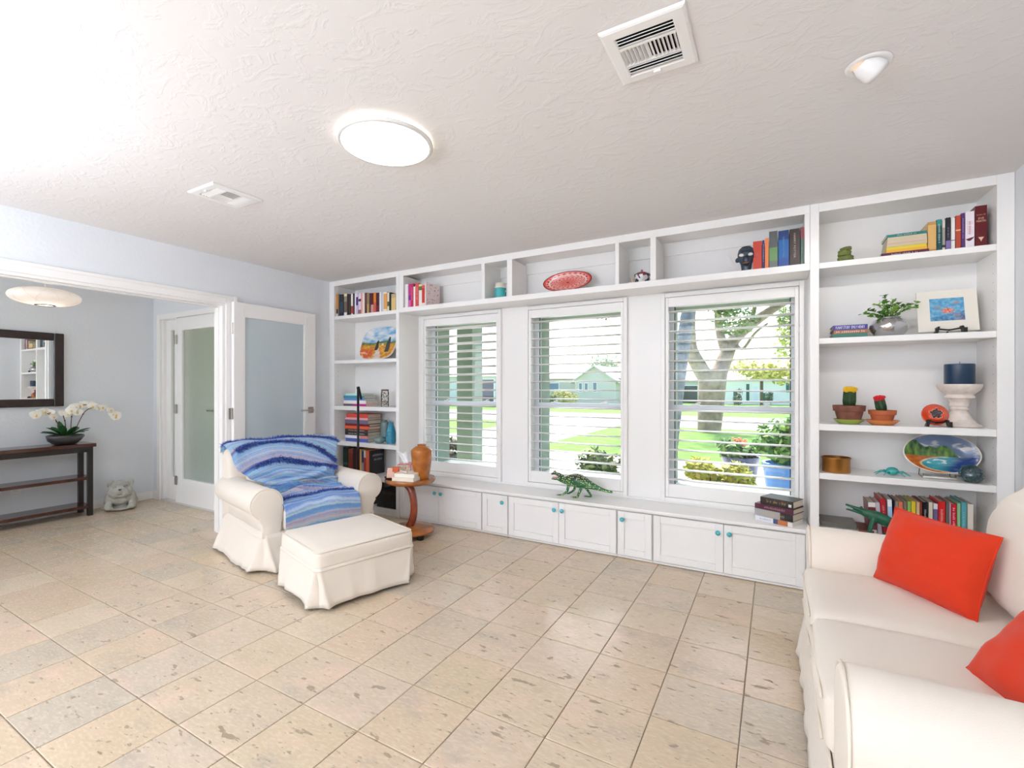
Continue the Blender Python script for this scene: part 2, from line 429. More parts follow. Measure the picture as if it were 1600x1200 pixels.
def bar_x(mb, x0, x1, y, z, dep, thk, tilt, n=10):      # lens shaped louvre
    ring = []
    for j in range(n):
        a = 2 * math.pi * j / n; yy, zz = dep / 2 * math.cos(a), thk / 2 * math.sin(a)
        yy = math.copysign(abs(yy / (dep / 2)) ** .8, yy) * dep / 2
        ring.append((y + yy * math.cos(tilt) - zz * math.sin(tilt), z + yy * math.sin(tilt) + zz * math.cos(tilt)))
    mb.rings([[(x0, a, b) for a, b in ring], [(x1, a, b) for a, b in ring]])
for wi, (a, b) in enumerate(WINS):
    W = empty('window_%d' % (wi + 1), (a, YW, WZ0)); W['kind'] = 'structure'
    ww, hh = b - a, WZ1 - WZ0
    mb = MB(); fwid = .03                                    # shutter frame on the wall face
    for x0, x1, z0, z1 in ((0, fwid, 0, hh), (ww - fwid, ww, 0, hh), (fwid, ww - fwid, 0, fwid), (fwid, ww - fwid, hh - fwid, hh)):
        mb.box(x0, x1, -.028, .03, z0, z1)
    bev(obj('shutter_frame', mb, WOODWHITE, W), .003)
    g = .0022; st = .05; i0, i1, k0, k1 = fwid + g, ww - fwid - g, fwid + g, hh - fwid - g
    for x0, x1 in ((i0, i0 + st - .027), (i1 - st + .027, i1)):
        mb = MB(); mb.box(x0, x1, -.022, .008, k0, k1); bev(obj('stile', mb, WOODWHITE, W), .003)
    s0, s1 = i0 + st - .027, i1 - st + .027
    for z0, z1, nm in ((k0, k0 + .098, 'bottom_rail'), (k1 - .072, k1, 'top_rail')):
        mb = MB(); mb.box(s0, s1, -.02, .006, z0, z1); bev(obj(nm, mb, WOODWHITE, W), .003)
    zb, zt = k0 + .098, k1 - .072; N = 18
    tilt = R((-9, -1.5, -1)[wi])
    sm = MB(); bar_x(sm, s0 + .003, s1 - .003, 0, 0, .082, .0125, tilt); sme = None
    for k in range(N):
        o = obj('slat', sme if sme else sm, WOODWHITE, W, smooth=True, loc=(0, .0, zb + (k + .5) * (zt - zb) / N)); sme = o.data
    for k in range(2):                                       # hinges on the right frame
        mb = MB(); mb.tube([(ww - fwid - .001, -.03, hh * (.28 + .5 * k)), (ww - fwid - .001, -.03, hh * (.28 + .5 * k) + .05)], .004)
        obj('hinge', mb, WOODWHITE, W, smooth=True)
    mb = MB(); j = .045                                      # sash window behind
    for x0, x1, z0, z1 in ((.03, .03 + j, .045, hh - .045), (ww - .03 - j, ww - .03, .045, hh - .045), (.03 + j, ww - .03 - j, .045, .085), (.03 + j, ww - .03 - j, hh - .085, hh - .045)):
        mb.box(x0, x1, .1, .15, z0, z1)
    obj('sash_frame', mb, pm((232, 235, 236), .35), W)
    mr = 1.115 - WZ0
    mb = MB(); mb.box(.03 + j, ww - .03 - j, .095, .14, mr - .025, mr + .025); mb.box(.03 + j, ww - .03 - j, .085, .095, mr - .004, mr + .008)
    obj('meeting_rail', mb, pm((226, 229, 232), .35), W)
    for k in (.25, .75):
        mb = MB(); mb.box(ww * k - .03, ww * k + .03, .085, .11, mr + .025, mr + .033); mb.tube([(ww * k, .09, mr + .04), (ww * k + .035, .088, mr + .045)], .005)
        obj('sash_latch', mb, pm((235, 235, 232), .3), W)
    mb = MB()                                                # dark glazing gasket
    for x in (.03 + j, ww - .03 - j - .006): mb.box(x, x + .006, .118, .126, .085, hh - .085)
    obj('gasket', mb, BLACK, W)
    for z0, z1, y in ((.085, mr - .025, .112), (mr + .025, hh - .085, .126)):
        mb = MB(); mb.box(.03 + j, ww - .03 - j, y, y + .003, z0, z1); obj('pane', mb, GLASS, W)
    mb = MB(); mb.box(.056, ww - .056, .15, .40, .05, .081); obj('sill', mb, pm((205, 208, 204), .6), W)
# ------------------------------------------------------------------ built-in bookcases and bench
def tower(label, x0, x1, lst, rst, shelves, base):
    t = thing('bookcase', label, 'bookcase', (x0, YF, 0)); W = x1 - x0; dp = YB - YF
    def part(n, *b, bv=.002):
        mb = MB(); mb.box(*b); return bev(obj(n, mb, WOODWHITE, t), bv)
    part('side_panel', 0, lst, 0, dp, 0, ZC - .001); part('side_panel', W - rst, W, 0, dp, 0, ZC - .001)
    part('back_panel', lst, W - rst, dp - .012, dp, 0, ZC - .05)
    part('top_rail', lst, W - rst, .0, .02, ZC - .055, ZC - .001); part('top_panel', lst, W - rst, .02, dp, ZC - .05, ZC - .03)
    for z, th in shelves: part('shelf', lst, W - rst, .004, dp - .012, z - th, z, bv=.003)
    part('base_panel', lst, W - rst, .01, .03, 0, base)
    for side in (lst, W - rst):                       # shelf pin holes
        mb = MB(); d = .0006 if side == lst else -.0006
        for k in range(30):
            z = .5 + k * .05
            for y in (.05,): mb.rings([[(side + d, y + .003 * math.cos(q * .785), z + .003 * math.sin(q * .785)) for q in range(8)]] * 2, caps=True)
        tag(obj('pin_holes', mb, pm((150, 146, 140), .8), t), kind='stuff')
    return t
tower('narrow white built-in bookcase of open shelves in the corner beside the glazed white door', XL + .002, -3.21, .079, .04,
      [(2.042, .037), (1.566, .035), (1.08, .042), (.706, .046), (.37, .045), (.06, .02)], .04)
tower('wide white built-in bookcase with six tiers standing behind the cream sofa', .192, XR - .002, .047, .069,
      [(2.05, .036), (1.583, .036), (1.053, .04), (.75, .038), (.40, .04)], .36)
t = thing('bridge_shelf', 'long white shelf unit with five cubbies running above the three windows', 'shelf', (-3.21, YF, 2.01))
W = .192 + 3.21; dp = YB - YF; HT = ZC - 2.01 - .001
def part(t, n, *b, bv=.002, m=None):
    mb = MB(); mb.box(*b); return bev(obj(n, mb, m or WOODWHITE, t), bv)
part(t, 'bottom_panel', 0.001, W - .001, 0, dp - .022, 0, .045); part(t, 'top_rail', 0.001, W - .001, 0, .02, HT - .055, HT)
part(t, 'top_panel', .001, W - .001, .02, dp - .012, HT - .03, HT - .012)
part(t, 'back_panel', .001, W - .001, dp - .022, dp - .012, .045, HT - .03)
part(t, 'crown_strip', .001, W - .001, dp - .036, dp - .022, HT - .13, HT - .03)
for a, b in ((0.001, .054), (3.21 - 2.251, 3.21 - 2.217), (3.21 - 1.991, 3.21 - 1.941), (3.21 - 1.051, 3.21 - 1.021), (3.21 - .79, 3.21 - .749), (W - .03, W - .001)):
    part(t, 'divider', a, b, .001, dp - .036, .045, HT - .055)
# bench
bt = thing('window_seat', 'long white window seat top running under the three shuttered windows', 'bench', (-3.208, YF - .012, .362))
mb = MB(); mb.box(0, 3.398, 0, YW - YF + .011, 0, .026); bev(obj('seat_board', mb, WOODWHITE, bt), .006, 3)
mb = MB(); mb.box(.0, 3.398, YW - YF - .005, YW - YF + .0115, .026, .043); bev(obj('back_moulding', mb, WOODWHITE, bt), .004)
def cabinet(x0, x1, doors, label):
    t = thing('bench_cabinet', label, 'cabinet', (x0, YF, 0), 0, 'white cabinets under the window seat'); W = x1 - x0
    mb = MB(); mb.box(0, W, .02, YW - YF - .005, .012, .358); mb.box(0, W, .03, .05, 0, .012); obj('body', mb, pm((226, 224, 220), .4), t)
    part(t, 'toe_strip', 0, W, .008, .02, .004, .018)
    for a, b, kx in doors:
        a -= x0; b -= x0; z0, z1 = .024, .352
        mb = MB(); fr = .05
        for q in ((a, a + fr, 0, .02, z0, z1), (b - fr, b, 0, .02, z0, z1), (a + fr, b - fr, 0, .02, z0, z0 + fr), (a + fr, b - fr, 0, .02, z1 - fr, z1)): mb.box(*q)
        mb.box(a + fr, b - fr, .009, .016, z0 + fr, z1 - fr)
        d = bev(obj('door', mb, WOODWHITE, t), .0025)
        if kx is not None:
            mb = MB(); n = 16; M = Matrix.Translation((kx - x0, 0, .295)) @ Matrix.Rotation(R(90), 4, 'X'); mb.T = M
            mb.lathe([(.006, 0), (.007, .008), (.013, .012), (.0165, .018), (.0165, .024), (.012, .030), (.004, .032)], n); mb.k = 1
            mb.T = M @ Matrix.Translation((0, 0, .0322)); mb.lathe([(.0035, 0), (.003, .001)], 10)
            obj('knob', mb, [KNOB, STEEL], d, smooth=True)
E5 = [('leftmost double-door white bench cabinet, half behind the round wooden table', -3.206, -2.247, [(-3.200, -2.7235, -2.757), (-2.7205, -2.251, -2.687)]),
      ('single-door white bench cabinet between the leftmost and middle double ones', -2.246, -1.982, [(-2.241, -1.988, -2.03)]),
      ('middle double-door white bench cabinet, below the green lizard figurine', -1.980, -1.038, [(-1.974, -1.5135, -1.546), (-1.5105, -1.043, -1.478)]),
      ('single-door white bench cabinet right of the lizard figurine, knob at its left', -1.036, -.775, [(-1.031, -.781, -.993)]),
      ('rightmost double-door white bench cabinet, below the stack of four books', -.773, .189, [(-.768, -.3035, -.336), (-.3005, .165, -.266)])]
for lb, a, b, ds in E5: cabinet(a, b, ds, lb)

# ------------------------------------------------------------------ doors
def hinge(parent, x, y, z, m=STEEL, flat='y'):
    mb = MB(); mb.tube([(x, y, z - .05), (x, y, z + .05)], .007, 10)
    if flat == 'y': mb.box(x - .003, x + .003, y - .025, y + .025, z - .048, z + .048)
    else: mb.box(x - .025, x + .025, y - .003, y + .003, z - .048, z + .048)
    obj('hinge', mb, m, parent, smooth=True, auto=40)
d2 = empty('door_2', (XL + .028, 2.395, .018)); d2['kind'] = 'structure'      # french door leaf folded back against the wall
LW, LH = .84, 2.018
for nm, q in (('hinge_stile', (0, .04, 0, .09, 0, LH)), ('lock_stile', (0, .04, LW - .12, LW, 0, LH)), ('top_rail', (0, .04, .09, LW - .12, LH - .115, LH)), ('bottom_rail', (0, .04, .09, LW - .12, 0, .25))):
    part(d2, nm, *q, bv=.003)
mb = MB()
for q in ((.002, .038, .09, .102, .25, LH - .115), (.002, .038, LW - .132, LW - .12, .25, LH - .115), (.002, .038, .102, LW - .132, .25, .262), (.002, .038, .102, LW - .132, LH - .127, LH - .115)): mb.box(*q)
obj('glazing_bead', mb, WOODWHITE, d2)
mb = MB(); mb.box(.015, .025, .1, LW - .13, .26, LH - .125); obj('pane', mb, FROST, d2)
mb = MB(); mb.box(.04, .047, LW - .09, LW - .03, 1.00, 1.06); h = bev(obj('handle', mb, STEEL, d2), .002)
mb = MB(); mb.tube([(.047, LW - .06, 1.03), (.085, LW - .06, 1.03), (.09, LW - .075, 1.03), (.09, LW - .2, 1.03)], .008, 8); obj('lever', mb, STEEL, h, smooth=True)
for z, m in ((.25, STEEL), (1.03, STEEL), (1.78, WOODWHITE)): hinge(d2, .03, -.012, z, m)
# entry door and its sidelight
d1 = empty('door_1', (-5.715, YE - .012, .022)); d1['kind'] = 'structure'
DW, DH = .93, 2.012
for nm, q in (('hinge_stile', (0, .09, 0, .045, 0, DH)), ('lock_stile', (DW - .12, DW, 0, .045, 0, DH)), ('top_rail', (.09, DW - .12, 0, .045, DH - .12, DH)), ('bottom_rail', (.09, DW - .12, 0, .045, 0, .25))):
    part(d1, nm, *q, bv=.003)
mb = MB()
for q in ((.09, .105, .003, .04, .25, DH - .12), (DW - .135, DW - .12, .003, .04, .25, DH - .12), (.105, DW - .135, .003, .04, .25, .265), (.105, DW - .135, .003, .04, DH - .135, DH - .12)): mb.box(*q)
obj('glazing_bead', mb, WOODWHITE, d1)
mb = MB(); mb.box(.1, DW - .13, .018, .026, .26, DH - .13); obj('pane', mb, RAIN, d1)
mb = MB(); mb.box(DW - .085, DW - .045, -.006, 0, .93, 1.25); h = bev(obj('handle', mb, STEEL, d1), .002)
mb = MB(); mb.tube([(DW - .065, -.006, 1.02), (DW - .065, -.05, 1.02), (DW - .08, -.055, 1.02), (DW - .22, -.055, 1.02)], .009, 8); obj('lever', mb, STEEL, h, smooth=True)
for z in (.24, 1.02, 1.78): hinge(d1, -.004, -.006, z, STEEL, 'x')
mb = MB(); mb.box(DX0, DX1, YE - .006, YE + .14, 0, .02); struct('trim_3', mb, pm((214, 211, 206), .4))
mb = MB(); mb.box(DX0 - .062, DX0 + .002, YE - .02, YE, 0, 2.10); mb.box(DX0 + .002, DX1 + .06, YE - .02, YE, 2.04, 2.10); mb.box(DX1 - .002, DX1 + .06, YE - .02, YE, 0, 2.04)
bev(struct('trim_4', mb, WOODWHITE), .004)
mb = MB(); mb.box(DX0, DX0 + .045, YE, YE + .14, .02, 2.04); mb.box(-5.75, -5.72, YE - .012, YE + .13, .02, 2.04); mb.box(DX1 - .045, DX1, YE, YE + .14, .02, 2.04); mb.box(DX0 + .045, DX1 - .045, YE + .002, YE + .14, 2.037, 2.05)
bev(struct('trim_5', mb, WOODWHITE), .003)
w4 = empty('window_4', (DX0 + .045, YE + .03, .02)); w4['kind'] = 'structure'    # fixed sidelight
sw = -5.75 - (DX0 + .045)
for q in ((0, .1, 0, .045, 0, 2.017), (sw - .1, sw, 0, .045, 0, 2.017), (.1, sw - .1, 0, .045, 0, .25), (.1, sw - .1, 0, .045, 1.9, 2.017)): part(w4, 'frame', *q, bv=.003)
mb = MB(); mb.box(.095, sw - .095, .02, .026, .245, 1.905); obj('pane', mb, RAIN, w4)

# ------------------------------------------------------------------ foyer things
WALNUT = pm((74, 34, 22), .22, var=.25, vscale=14, coat=.4)
EBONY = pm((30, 20, 17), .3, coat=.2)
t = thing('console_table', 'long dark brown console table with two lower shelves beneath the mirror', 'table', (-6.085, .35, 0))
L_, w_ = 1.69, .13
mb = MB(); mb.box(-w_ - .02, w_ + .02, -.02, L_ + .02, .685, .72); bev(obj('tabletop', mb, WALNUT, t), .004)
for x in (-w_ + .02, w_ - .02):
    for y in (.02, L_ - .02):
        mb = MB(); mb.box(x - .02, x + .02, y - .02, y + .02, 0, .684); bev(obj('leg', mb, EBONY, t), .002)
mb = MB()
for x in (-w_ + .005, w_ - .02): mb.box(x, x + .015, .04, L_ - .04, .635, .685)
for y in (.01, L_ - .025): mb.box(-w_ + .04, w_ - .04, y, y + .015, .635, .685)
obj('apron', mb, EBONY, t)
for z in (.36, .075):
    mb = MB(); mb.box(-w_ + .002, w_ - .002, .041, L_ - .041, z, z + .03); mb.box(-w_ + .041, w_ - .041, .002, .041, z, z + .03); mb.box(-w_ + .041, w_ - .041, L_ - .041, L_ - .002, z, z + .03); bev(obj('shelf', mb, WALNUT, t), .003)
t = thing('mirror', 'rectangular wall mirror in a dark brown wooden frame above the console', 'mirror', (XFO + .004, .86, 1.09))
FW = .075
for nm, q in (('frame_side', (0, FW, 0, .725)), ('frame_side', (1.04 - FW, 1.04, 0, .725)), ('frame_rail', (FW, 1.04 - FW, 0, FW)), ('frame_rail', (FW, 1.04 - FW, .725 - FW, .725))):
    mb = MB(); a, b, c, d = q; mb.box(0, .03, a, b, c, d)
    bev(obj(nm, mb, pm((44, 27, 22), .3, var=.3, vscale=20, coat=.3), t), .008, 3)
mb = MB(); mb.box(.002, .012, FW - .005, 1.045 - FW, FW - .005, .73 - FW); obj('glass', mb, pm((240, 244, 244), .0, metal=1), t)
t = thing('wall_outlet', 'white wall socket plate between the console shelves', 'socket', (XFO + .001, 1.56, .33))
mb = MB(); mb.box(0, .006, -.035, .035, -.057, .057); bev(obj('plate', mb, pm((236, 236, 234), .3), t), .002)
for z in (-.022, .022):
    mb = MB(); mb.box(.005, .008, -.016, .016, z - .014, z + .014); obj('receptacle', mb, pm((222, 222, 220), .3), t)
# pendant lamp
t = thing('pendant_lamp', 'white saucer pendant lamp of stretched fabric hanging in the foyer', 'lamp', (-5.3, 1.50, 2.035))
def saucer(a, z): return 1 + .012 * abs(math.cos(a * 8))
prof = []
for k in range(21):
    q = math.pi * k / 20; prof.append((max(.05, .224 * math.sin(q) ** .8), -.07 * math.cos(q) - .003))
PAPER = pm((250, 238, 226), .8, emit=.22)
mb = MB(); mb.lathe(prof, 48, fn=saucer, caps=False); obj('shade', mb, PAPER, t, smooth=True)
for k in range(16):
    pts = []
    for j in range(15):
        q = .15 + (math.pi - .3) * j / 14; a = 2 * math.pi * k / 16 + (.5 if k % 2 else -.5) * (q - 1.57) * .55
        rr = .2255 * math.sin(q) ** .8; pts.append((rr * math.cos(a), rr * math.sin(a), -.0705 * math.cos(q) - .003))
    mb = MB(); mb.tube(pts, .0018, 5); obj('rib', mb, pm((238, 222, 206), .8, emit=.1), t, smooth=True)
mb = MB(); mb.lathe([(.05, -.077), (.064, -.077), (.066, -.071), (.064, -.065), (.05, -.067)], 32, caps=False); obj('bottom_ring', mb, pm((120, 112, 104), .4, metal=.8), t, smooth=True)
mb = MB(); mb.lathe([(.001, -.072), (.05, -.072)], 24, caps=False); obj('diffuser', mb, pm((255, 240, 215), .8, emit=1.0), t)
mb = MB(); mb.tube([(0, 0, .06), (0, 0, ZC - 2.035 - .02)], .004, 6); obj('cord', mb, pm((235, 235, 235), .5), t)
mb = MB(); mb.lathe([(.06, ZC - 2.035 - .025), (.06, ZC - 2.036)], 24); obj('canopy', mb, pm((235, 235, 235), .4), t, smooth=True, auto=40)
lamp('pendant_bulb', 'POINT', 1.0, (-5.3, 1.50, 1.9), (0, 0, -1), (1, .9, .78), shadow_soft_size=.05)

# bulldog statue
mb = MB(); q = mb.ball
q((0, 0, .02), (.155, .15, .022), 24, 8); q((0, .02, .13), (.115, .12, .105)); q((0, -.015, .15), (.105, .1, .085))
q((0, -.062, .236), (.098, .085, .078)); q((0, -.125, .212), (.07, .05, .04)); q((-.05, -.125, .186), (.046, .045, .05)); q((.05, -.125, .186), (.046, .045, .05))
q((0, -.158, .226), (.028, .018, .015)); q((0, -.135, .162), (.058, .036, .018))
for sx in (-1, 1):
    q((sx * .084, -.048, .30), (.03, .02, .016)); q((sx * .108, -.055, .286), (.022, .018, .024)); q((sx * .115, -.06, .266), (.012, .014, .02))
    q((sx * .04, -.125, .268), (.034, .022, .013)); q((sx * .03, -.142, .243), (.03, .012, .007)); q((sx * .088, -.09, .2), (.03, .05, .05))
    q((sx * .108, -.05, .12), (.045, .055, .08)); q((sx * .112, -.09, .055), (.04, .05, .045)); q((sx * .1, .06, .075), (.065, .08, .065)); q((sx * .104, -.125, .042), (.042, .032, .02))
q((0, -.08, .125), (.1, .055, .06)); q((0, -.105, .15), (.07, .03, .012))
me = blob(mb, .0065, 2)
t = thing('bulldog_statue', 'grey weathered stone statue of a sitting bulldog on the tiled floor', 'statue', (-5.99, 2.28, 0), R(66))
STONE = pm((178, 176, 166), .9, bump=.5, bscale=60, var=.12, vscale=18)
t.scale = (.86, .86, 1.0)
o = obj('body', me, STONE, t)
for sx in (-1, 1):
    mb = MB(); mb.ball((sx * .038, -.139, .254), .008, 8, 6); obj('eye', mb, pm((124, 118, 108), .9), t, smooth=True)
mb = MB(); mb.ball((0, -.172, .228), (.015, .008, .009), 8, 6); obj('nose', mb, pm((84, 74, 66), .9), t, smooth=True)
mb = MB()
for z in (.178, .165): mb.tube([(-.05 + .01 * k, -.165 + .0018 * (k - 5) ** 2 * .6, z - .001 * abs(k - 5)) for k in range(11)], .003, 5)
obj('mouth', mb, pm((120, 112, 102), .9), t, smooth=True)

# orchid in bowl
t = thing('potted_orchid', 'white orchid in a dark wavy grey bowl on the console table', 'plant', (-6.065, 1.86, .7205), R(-30))
t.scale = (.88, .88, .88)
prof = [(.075, 0), (.1, .006), (.14, .045), (.158, .085), (.155, .105), (.146, .104), (.14, .085)]
mb = MB(); mb.lathe(prof, 48, fn=lambda a, z: 1 + .035 * math.sin(5 * a + z * 60) * min(1, z * 20)); obj('bowl', mb, pm((62, 60, 62), .35, coat=.3), t, smooth=True)
mb = MB(); mb.lathe([(.001, .088), (.08, .094), (.143, .088)], 30, caps=False); obj('moss', mb, pm((96, 100, 52), 1, bump=1, bscale=50, var=.4, vscale=40), t, smooth=True)
def leaf_mesh(ln, wd, curl, droop, n=9):
    mb = MB(); vs = []; fs = []
    for i in range(n):
        s_ = i / (n - 1); wq = wd * math.sin(math.pi * min(1, s_ * .92 + .06)) ** .7 * (1 if i < n - 1 else .05)
        x = ln * math.sin(s_ * droop) / droop if droop else ln * s_; z = ln * s_ * .45 - curl * s_ * s_
        for k in (-1, -.5, 0, .5, 1): vs.append((x, k * wq, z + abs(k) * wq * .35))
    for i in range(n - 1):
        for k in range(4): a = i * 5 + k; fs.append((a, a + 1, a + 6, a + 5))
    mb.add(vs, fs); return mb
ORCL = pm((30, 84, 40), .3, coat=.3, var=.2, vscale=20)
lr = random.Random(3)
for k in range(11):
    mb = leaf_mesh(lr.uniform(.15, .21), lr.uniform(.028, .038), lr.uniform(-.05, .06), lr.uniform(.4, 1.0))
    a = k * 2 * math.pi / 11 + lr.uniform(-.2, .2)
    o = obj('leaf', mb, ORCL, t, smooth=True, loc=(.04 * math.cos(a), .04 * math.sin(a), .1), rot=(0, lr.uniform(-.35, .15), a))
    m = o.modifiers.new('t', 'SOLIDIFY'); m.thickness = .003
# flower mesh: five petals and a lip
fm = MB()
for k, (a, ln, wd) in enumerate(((90, .036, .016), (18, .042, .026), (162, .042, .026), (234, .036, .016), (306, .036, .016))):
    ca, sa = math.cos(R(a)), math.sin(R(a)); vs = []
    for i in range(5):
        s_ = i / 4; wq = wd * math.sin(math.pi * (s_ * .85 + .1)) ** .8
        for kk in (-1, 0, 1):
            x, y = s_ * ln, kk * wq
            vs.append((x * ca - y * sa, x * sa + y * ca, .010 * s_ - .008 * s_ * s_ * 2 + .004 * abs(kk) * s_ + .0015 * (k % 2)))
    fm.add(vs, [(i * 3 + j, i * 3 + j + 1, i * 3 + j + 4, i * 3 + j + 3) for i in range(4) for j in range(2)])
fm.k = 1; fm.ball((0, -.006, .008), (.007, .012, .008), 8, 6)
ORCF = [pm((250, 247, 238), .6, sub=.1), pm((232, 196, 110), .6)]
fme = None
# stems given in the picture's own plane: (lateral toward +y, toward room, up)
stems = [([(-.03, 0, .1), (-.07, .02, .24), (-.12, .03, .33), (-.2, .05, .36), (-.26, .07, .33)], 7), ([(-.0, .03, .1), (-.015, .05, .25), (-.03, .06, .33), (.03, .08, .37), (.09, .08, .36)], 5),
         ([(.05, -.01, .1), (.06, -.02, .28), (.08, -.03, .38), (.15, -.03, .43), (.24, -.03, .43)], 7), ([(.07, .01, .1), (.12, .03, .27), (.18, .04, .38), (.29, .05, .40), (.40, .07, .33), (.43, .07, .27)], 9)]
def smooth_path(P, n):
    P = [Vector(p) for p in P]; out = []
    m = len(P) - 1
    for i in range(n + 1):
        s_ = i / n * m; k = min(int(s_), m - 1); u = s_ - k
        p0, p1, p2, p3 = P[max(k - 1, 0)], P[k], P[k + 1], P[min(k + 2, m)]
        out.append(.5 * ((2 * p1) + (-p0 + p2) * u + (2 * p0 - 5 * p1 + 4 * p2 - p3) * u * u + (-p0 + 3 * p1 - 3 * p2 + p3) * u ** 3))
    return out
MI = Matrix.Rotation(R(30), 4, 'Z')
for pts, nf in stems:
    path = [MI @ Vector((b, a, c)) for a, b, c in smooth_path(pts, 24)]
    mb = MB(); mb.tube(path, .0042, 6); so = obj('stem', mb, pm((104, 70, 48), .6, var=.3, vscale=30), t, smooth=True)
    mb = MB(); mb.ball(path[7], .008, 8, 6); obj('node', mb, pm((88, 58, 44), .6), so, smooth=True)
    for k in range(nf):
        p = path[min(24, 12 + int(12 * k / (nf - 1)))] + Vector((lr.uniform(-.012, .022), lr.uniform(-.02, .02), lr.uniform(-.02, .02)))
        dr = (MI @ Vector((1, lr.uniform(-.6, .5), lr.uniform(-.35, .25)))).normalized()
        o = obj('flower', fme if fme else fm, ORCF, t, smooth=True, loc=p, rot=dr.to_track_quat('Z', 'Y').to_euler()); fme = o.data
        s_ = lr.uniform(1.0, 1.3); o.scale = (s_, s_, s_)

# ------------------------------------------------------------------ ceiling fittings
t = thing('ceiling_light', 'round flat white ceiling light, lit, with a glowing halo', 'lamp', (-1.56, 1.595, ZC))
mb = MB(); mb.lathe([(.19, -.001), (.19, -.012)], 48); obj('base', mb, pm((255, 250, 240), .5, emit=5.0), t, smooth=True, auto=40)
mb = MB(); mb.lathe([(.196, -.030), (.207, -.031), (.2125, -.027), (.2125, -.016), (.207, -.0125), (.19, -.0122)], 64, caps=False); obj('rim', mb, pm((228, 226, 222), .4), t, smooth=True)
mb = MB(); mb.lathe([(.001, -.032), (.17, -.0318), (.1965, -.030)], 64, caps=False); obj('diffuser', mb, pm((255, 252, 246), .5, emit=6.0), t, smooth=True)
def vent(label, x0, x1, y0, y1, rot):
    t = thing('ceiling_vent', label, 'vent', ((x0 + x1) / 2, (y0 + y1) / 2, ZC), rot, 'ceiling air vents')
    a = .134; hh = .145; i, j = .09, .1; VW = pm((240, 238, 235), .35)
    mb = MB()
    def rc(x, y, z): return [(-x, -y, z), (x, -y, z), (x, y, z), (-x, y, z)]
    mb.rings([rc(a, hh, -.001), rc(a - .003, hh - .003, -.009), rc(a - .01, hh - .01, -.012), rc(i + .004, j + .004, -.0125), rc(i, j, -.010), rc(i, j, -.0015)], caps=False)
    obj('frame', mb, VW, t)
    mb = MB(); mb.box(-i, i, -j, j, -.0012, -.0008); obj('duct_shade', mb, pm((24, 24, 26), .9), t)  # flat black sheet, painted shade for the opening behind the blades
    for y in (-.045, .045): mb = MB(); mb.box(-i, i, y - .004, y + .004, -.012, -.003); obj('divider', mb, VW, t)
    for sg in (-1, 1):
        for k in range(3):
            mb = MB(); y = sg * (.058 + .0145 * k); mb.T = Matrix.Translation((0, y, -.008)) @ Matrix.Rotation(R(40), 4, 'X'); mb.box(-i, i, -.0065, .0065, -.001, .001); obj('louver', mb, VW, t)
    for k in range(14):
        mb = MB(); x = -i + .0064 + k * .01285; mb.T = Matrix.Translation((x, 0, -.008)) @ Matrix.Rotation(R(42 if k < 7 else -42), 4, 'Y'); mb.box(-.001, .001, -.041, .041, -.006, .006); obj('blade', mb, VW, t)
    mb = MB(); mb.box(-.012, .012, j + .006, j + .018, -.02, -.012); obj('lever', mb, VW, t)
vent('square white air vent on the ceiling at the top, nearest the spotlight', -.498, -.23, 1.45, 1.74, 0)
vent('square white air vent on the ceiling left of the round light', -2.98, -2.71, 1.45, 1.74, R(180))
t = thing('recessed_spotlight', 'small white recessed eyeball spotlight in the ceiling, tilted toward the bookcase', 'lamp', (.288, 2.06, ZC))
mb = MB(); mb.lathe([(.046, -.001), (.048, -.006), (.066, -.006), (.069, -.001)], 40, caps=False); obj('trim_ring', mb, pm((240, 239, 237), .35), t, smooth=True)
mb = MB(); mb.lathe([(.001, -.0012), (.046, -.0012)], 32, caps=False); obj('recess', mb, pm((206, 200, 196), .6), t)
Mx = Matrix.Translation((-.008, -.004, .004)) @ Matrix.Rotation(R(-52), 4, Vector((-.489, .872, 0)))
mb = MB(); mb.T = Mx; mb.lathe([(.036, .014), (.043, -.01), (.043, -.042), (.037, -.058), (.033, -.056), (.03, -.04)], 32, caps=False); obj('eyeball', mb, pm((244, 243, 241), .35), t, smooth=True)
mb = MB(); mb.T = Mx; mb.lathe([(.001, -.046), (.033, -.05)], 28, caps=False); obj('bulb', mb, pm((255, 236, 214), .5, emit=3), t)
lamp('spotlight_beam', 'SPOT', 17, (.288 + .035, 2.06 + .03, ZC - .075), (.16, .72, -.62), (1, .97, .93), spot_size=R(105), spot_blend=.8, shadow_soft_size=.03)
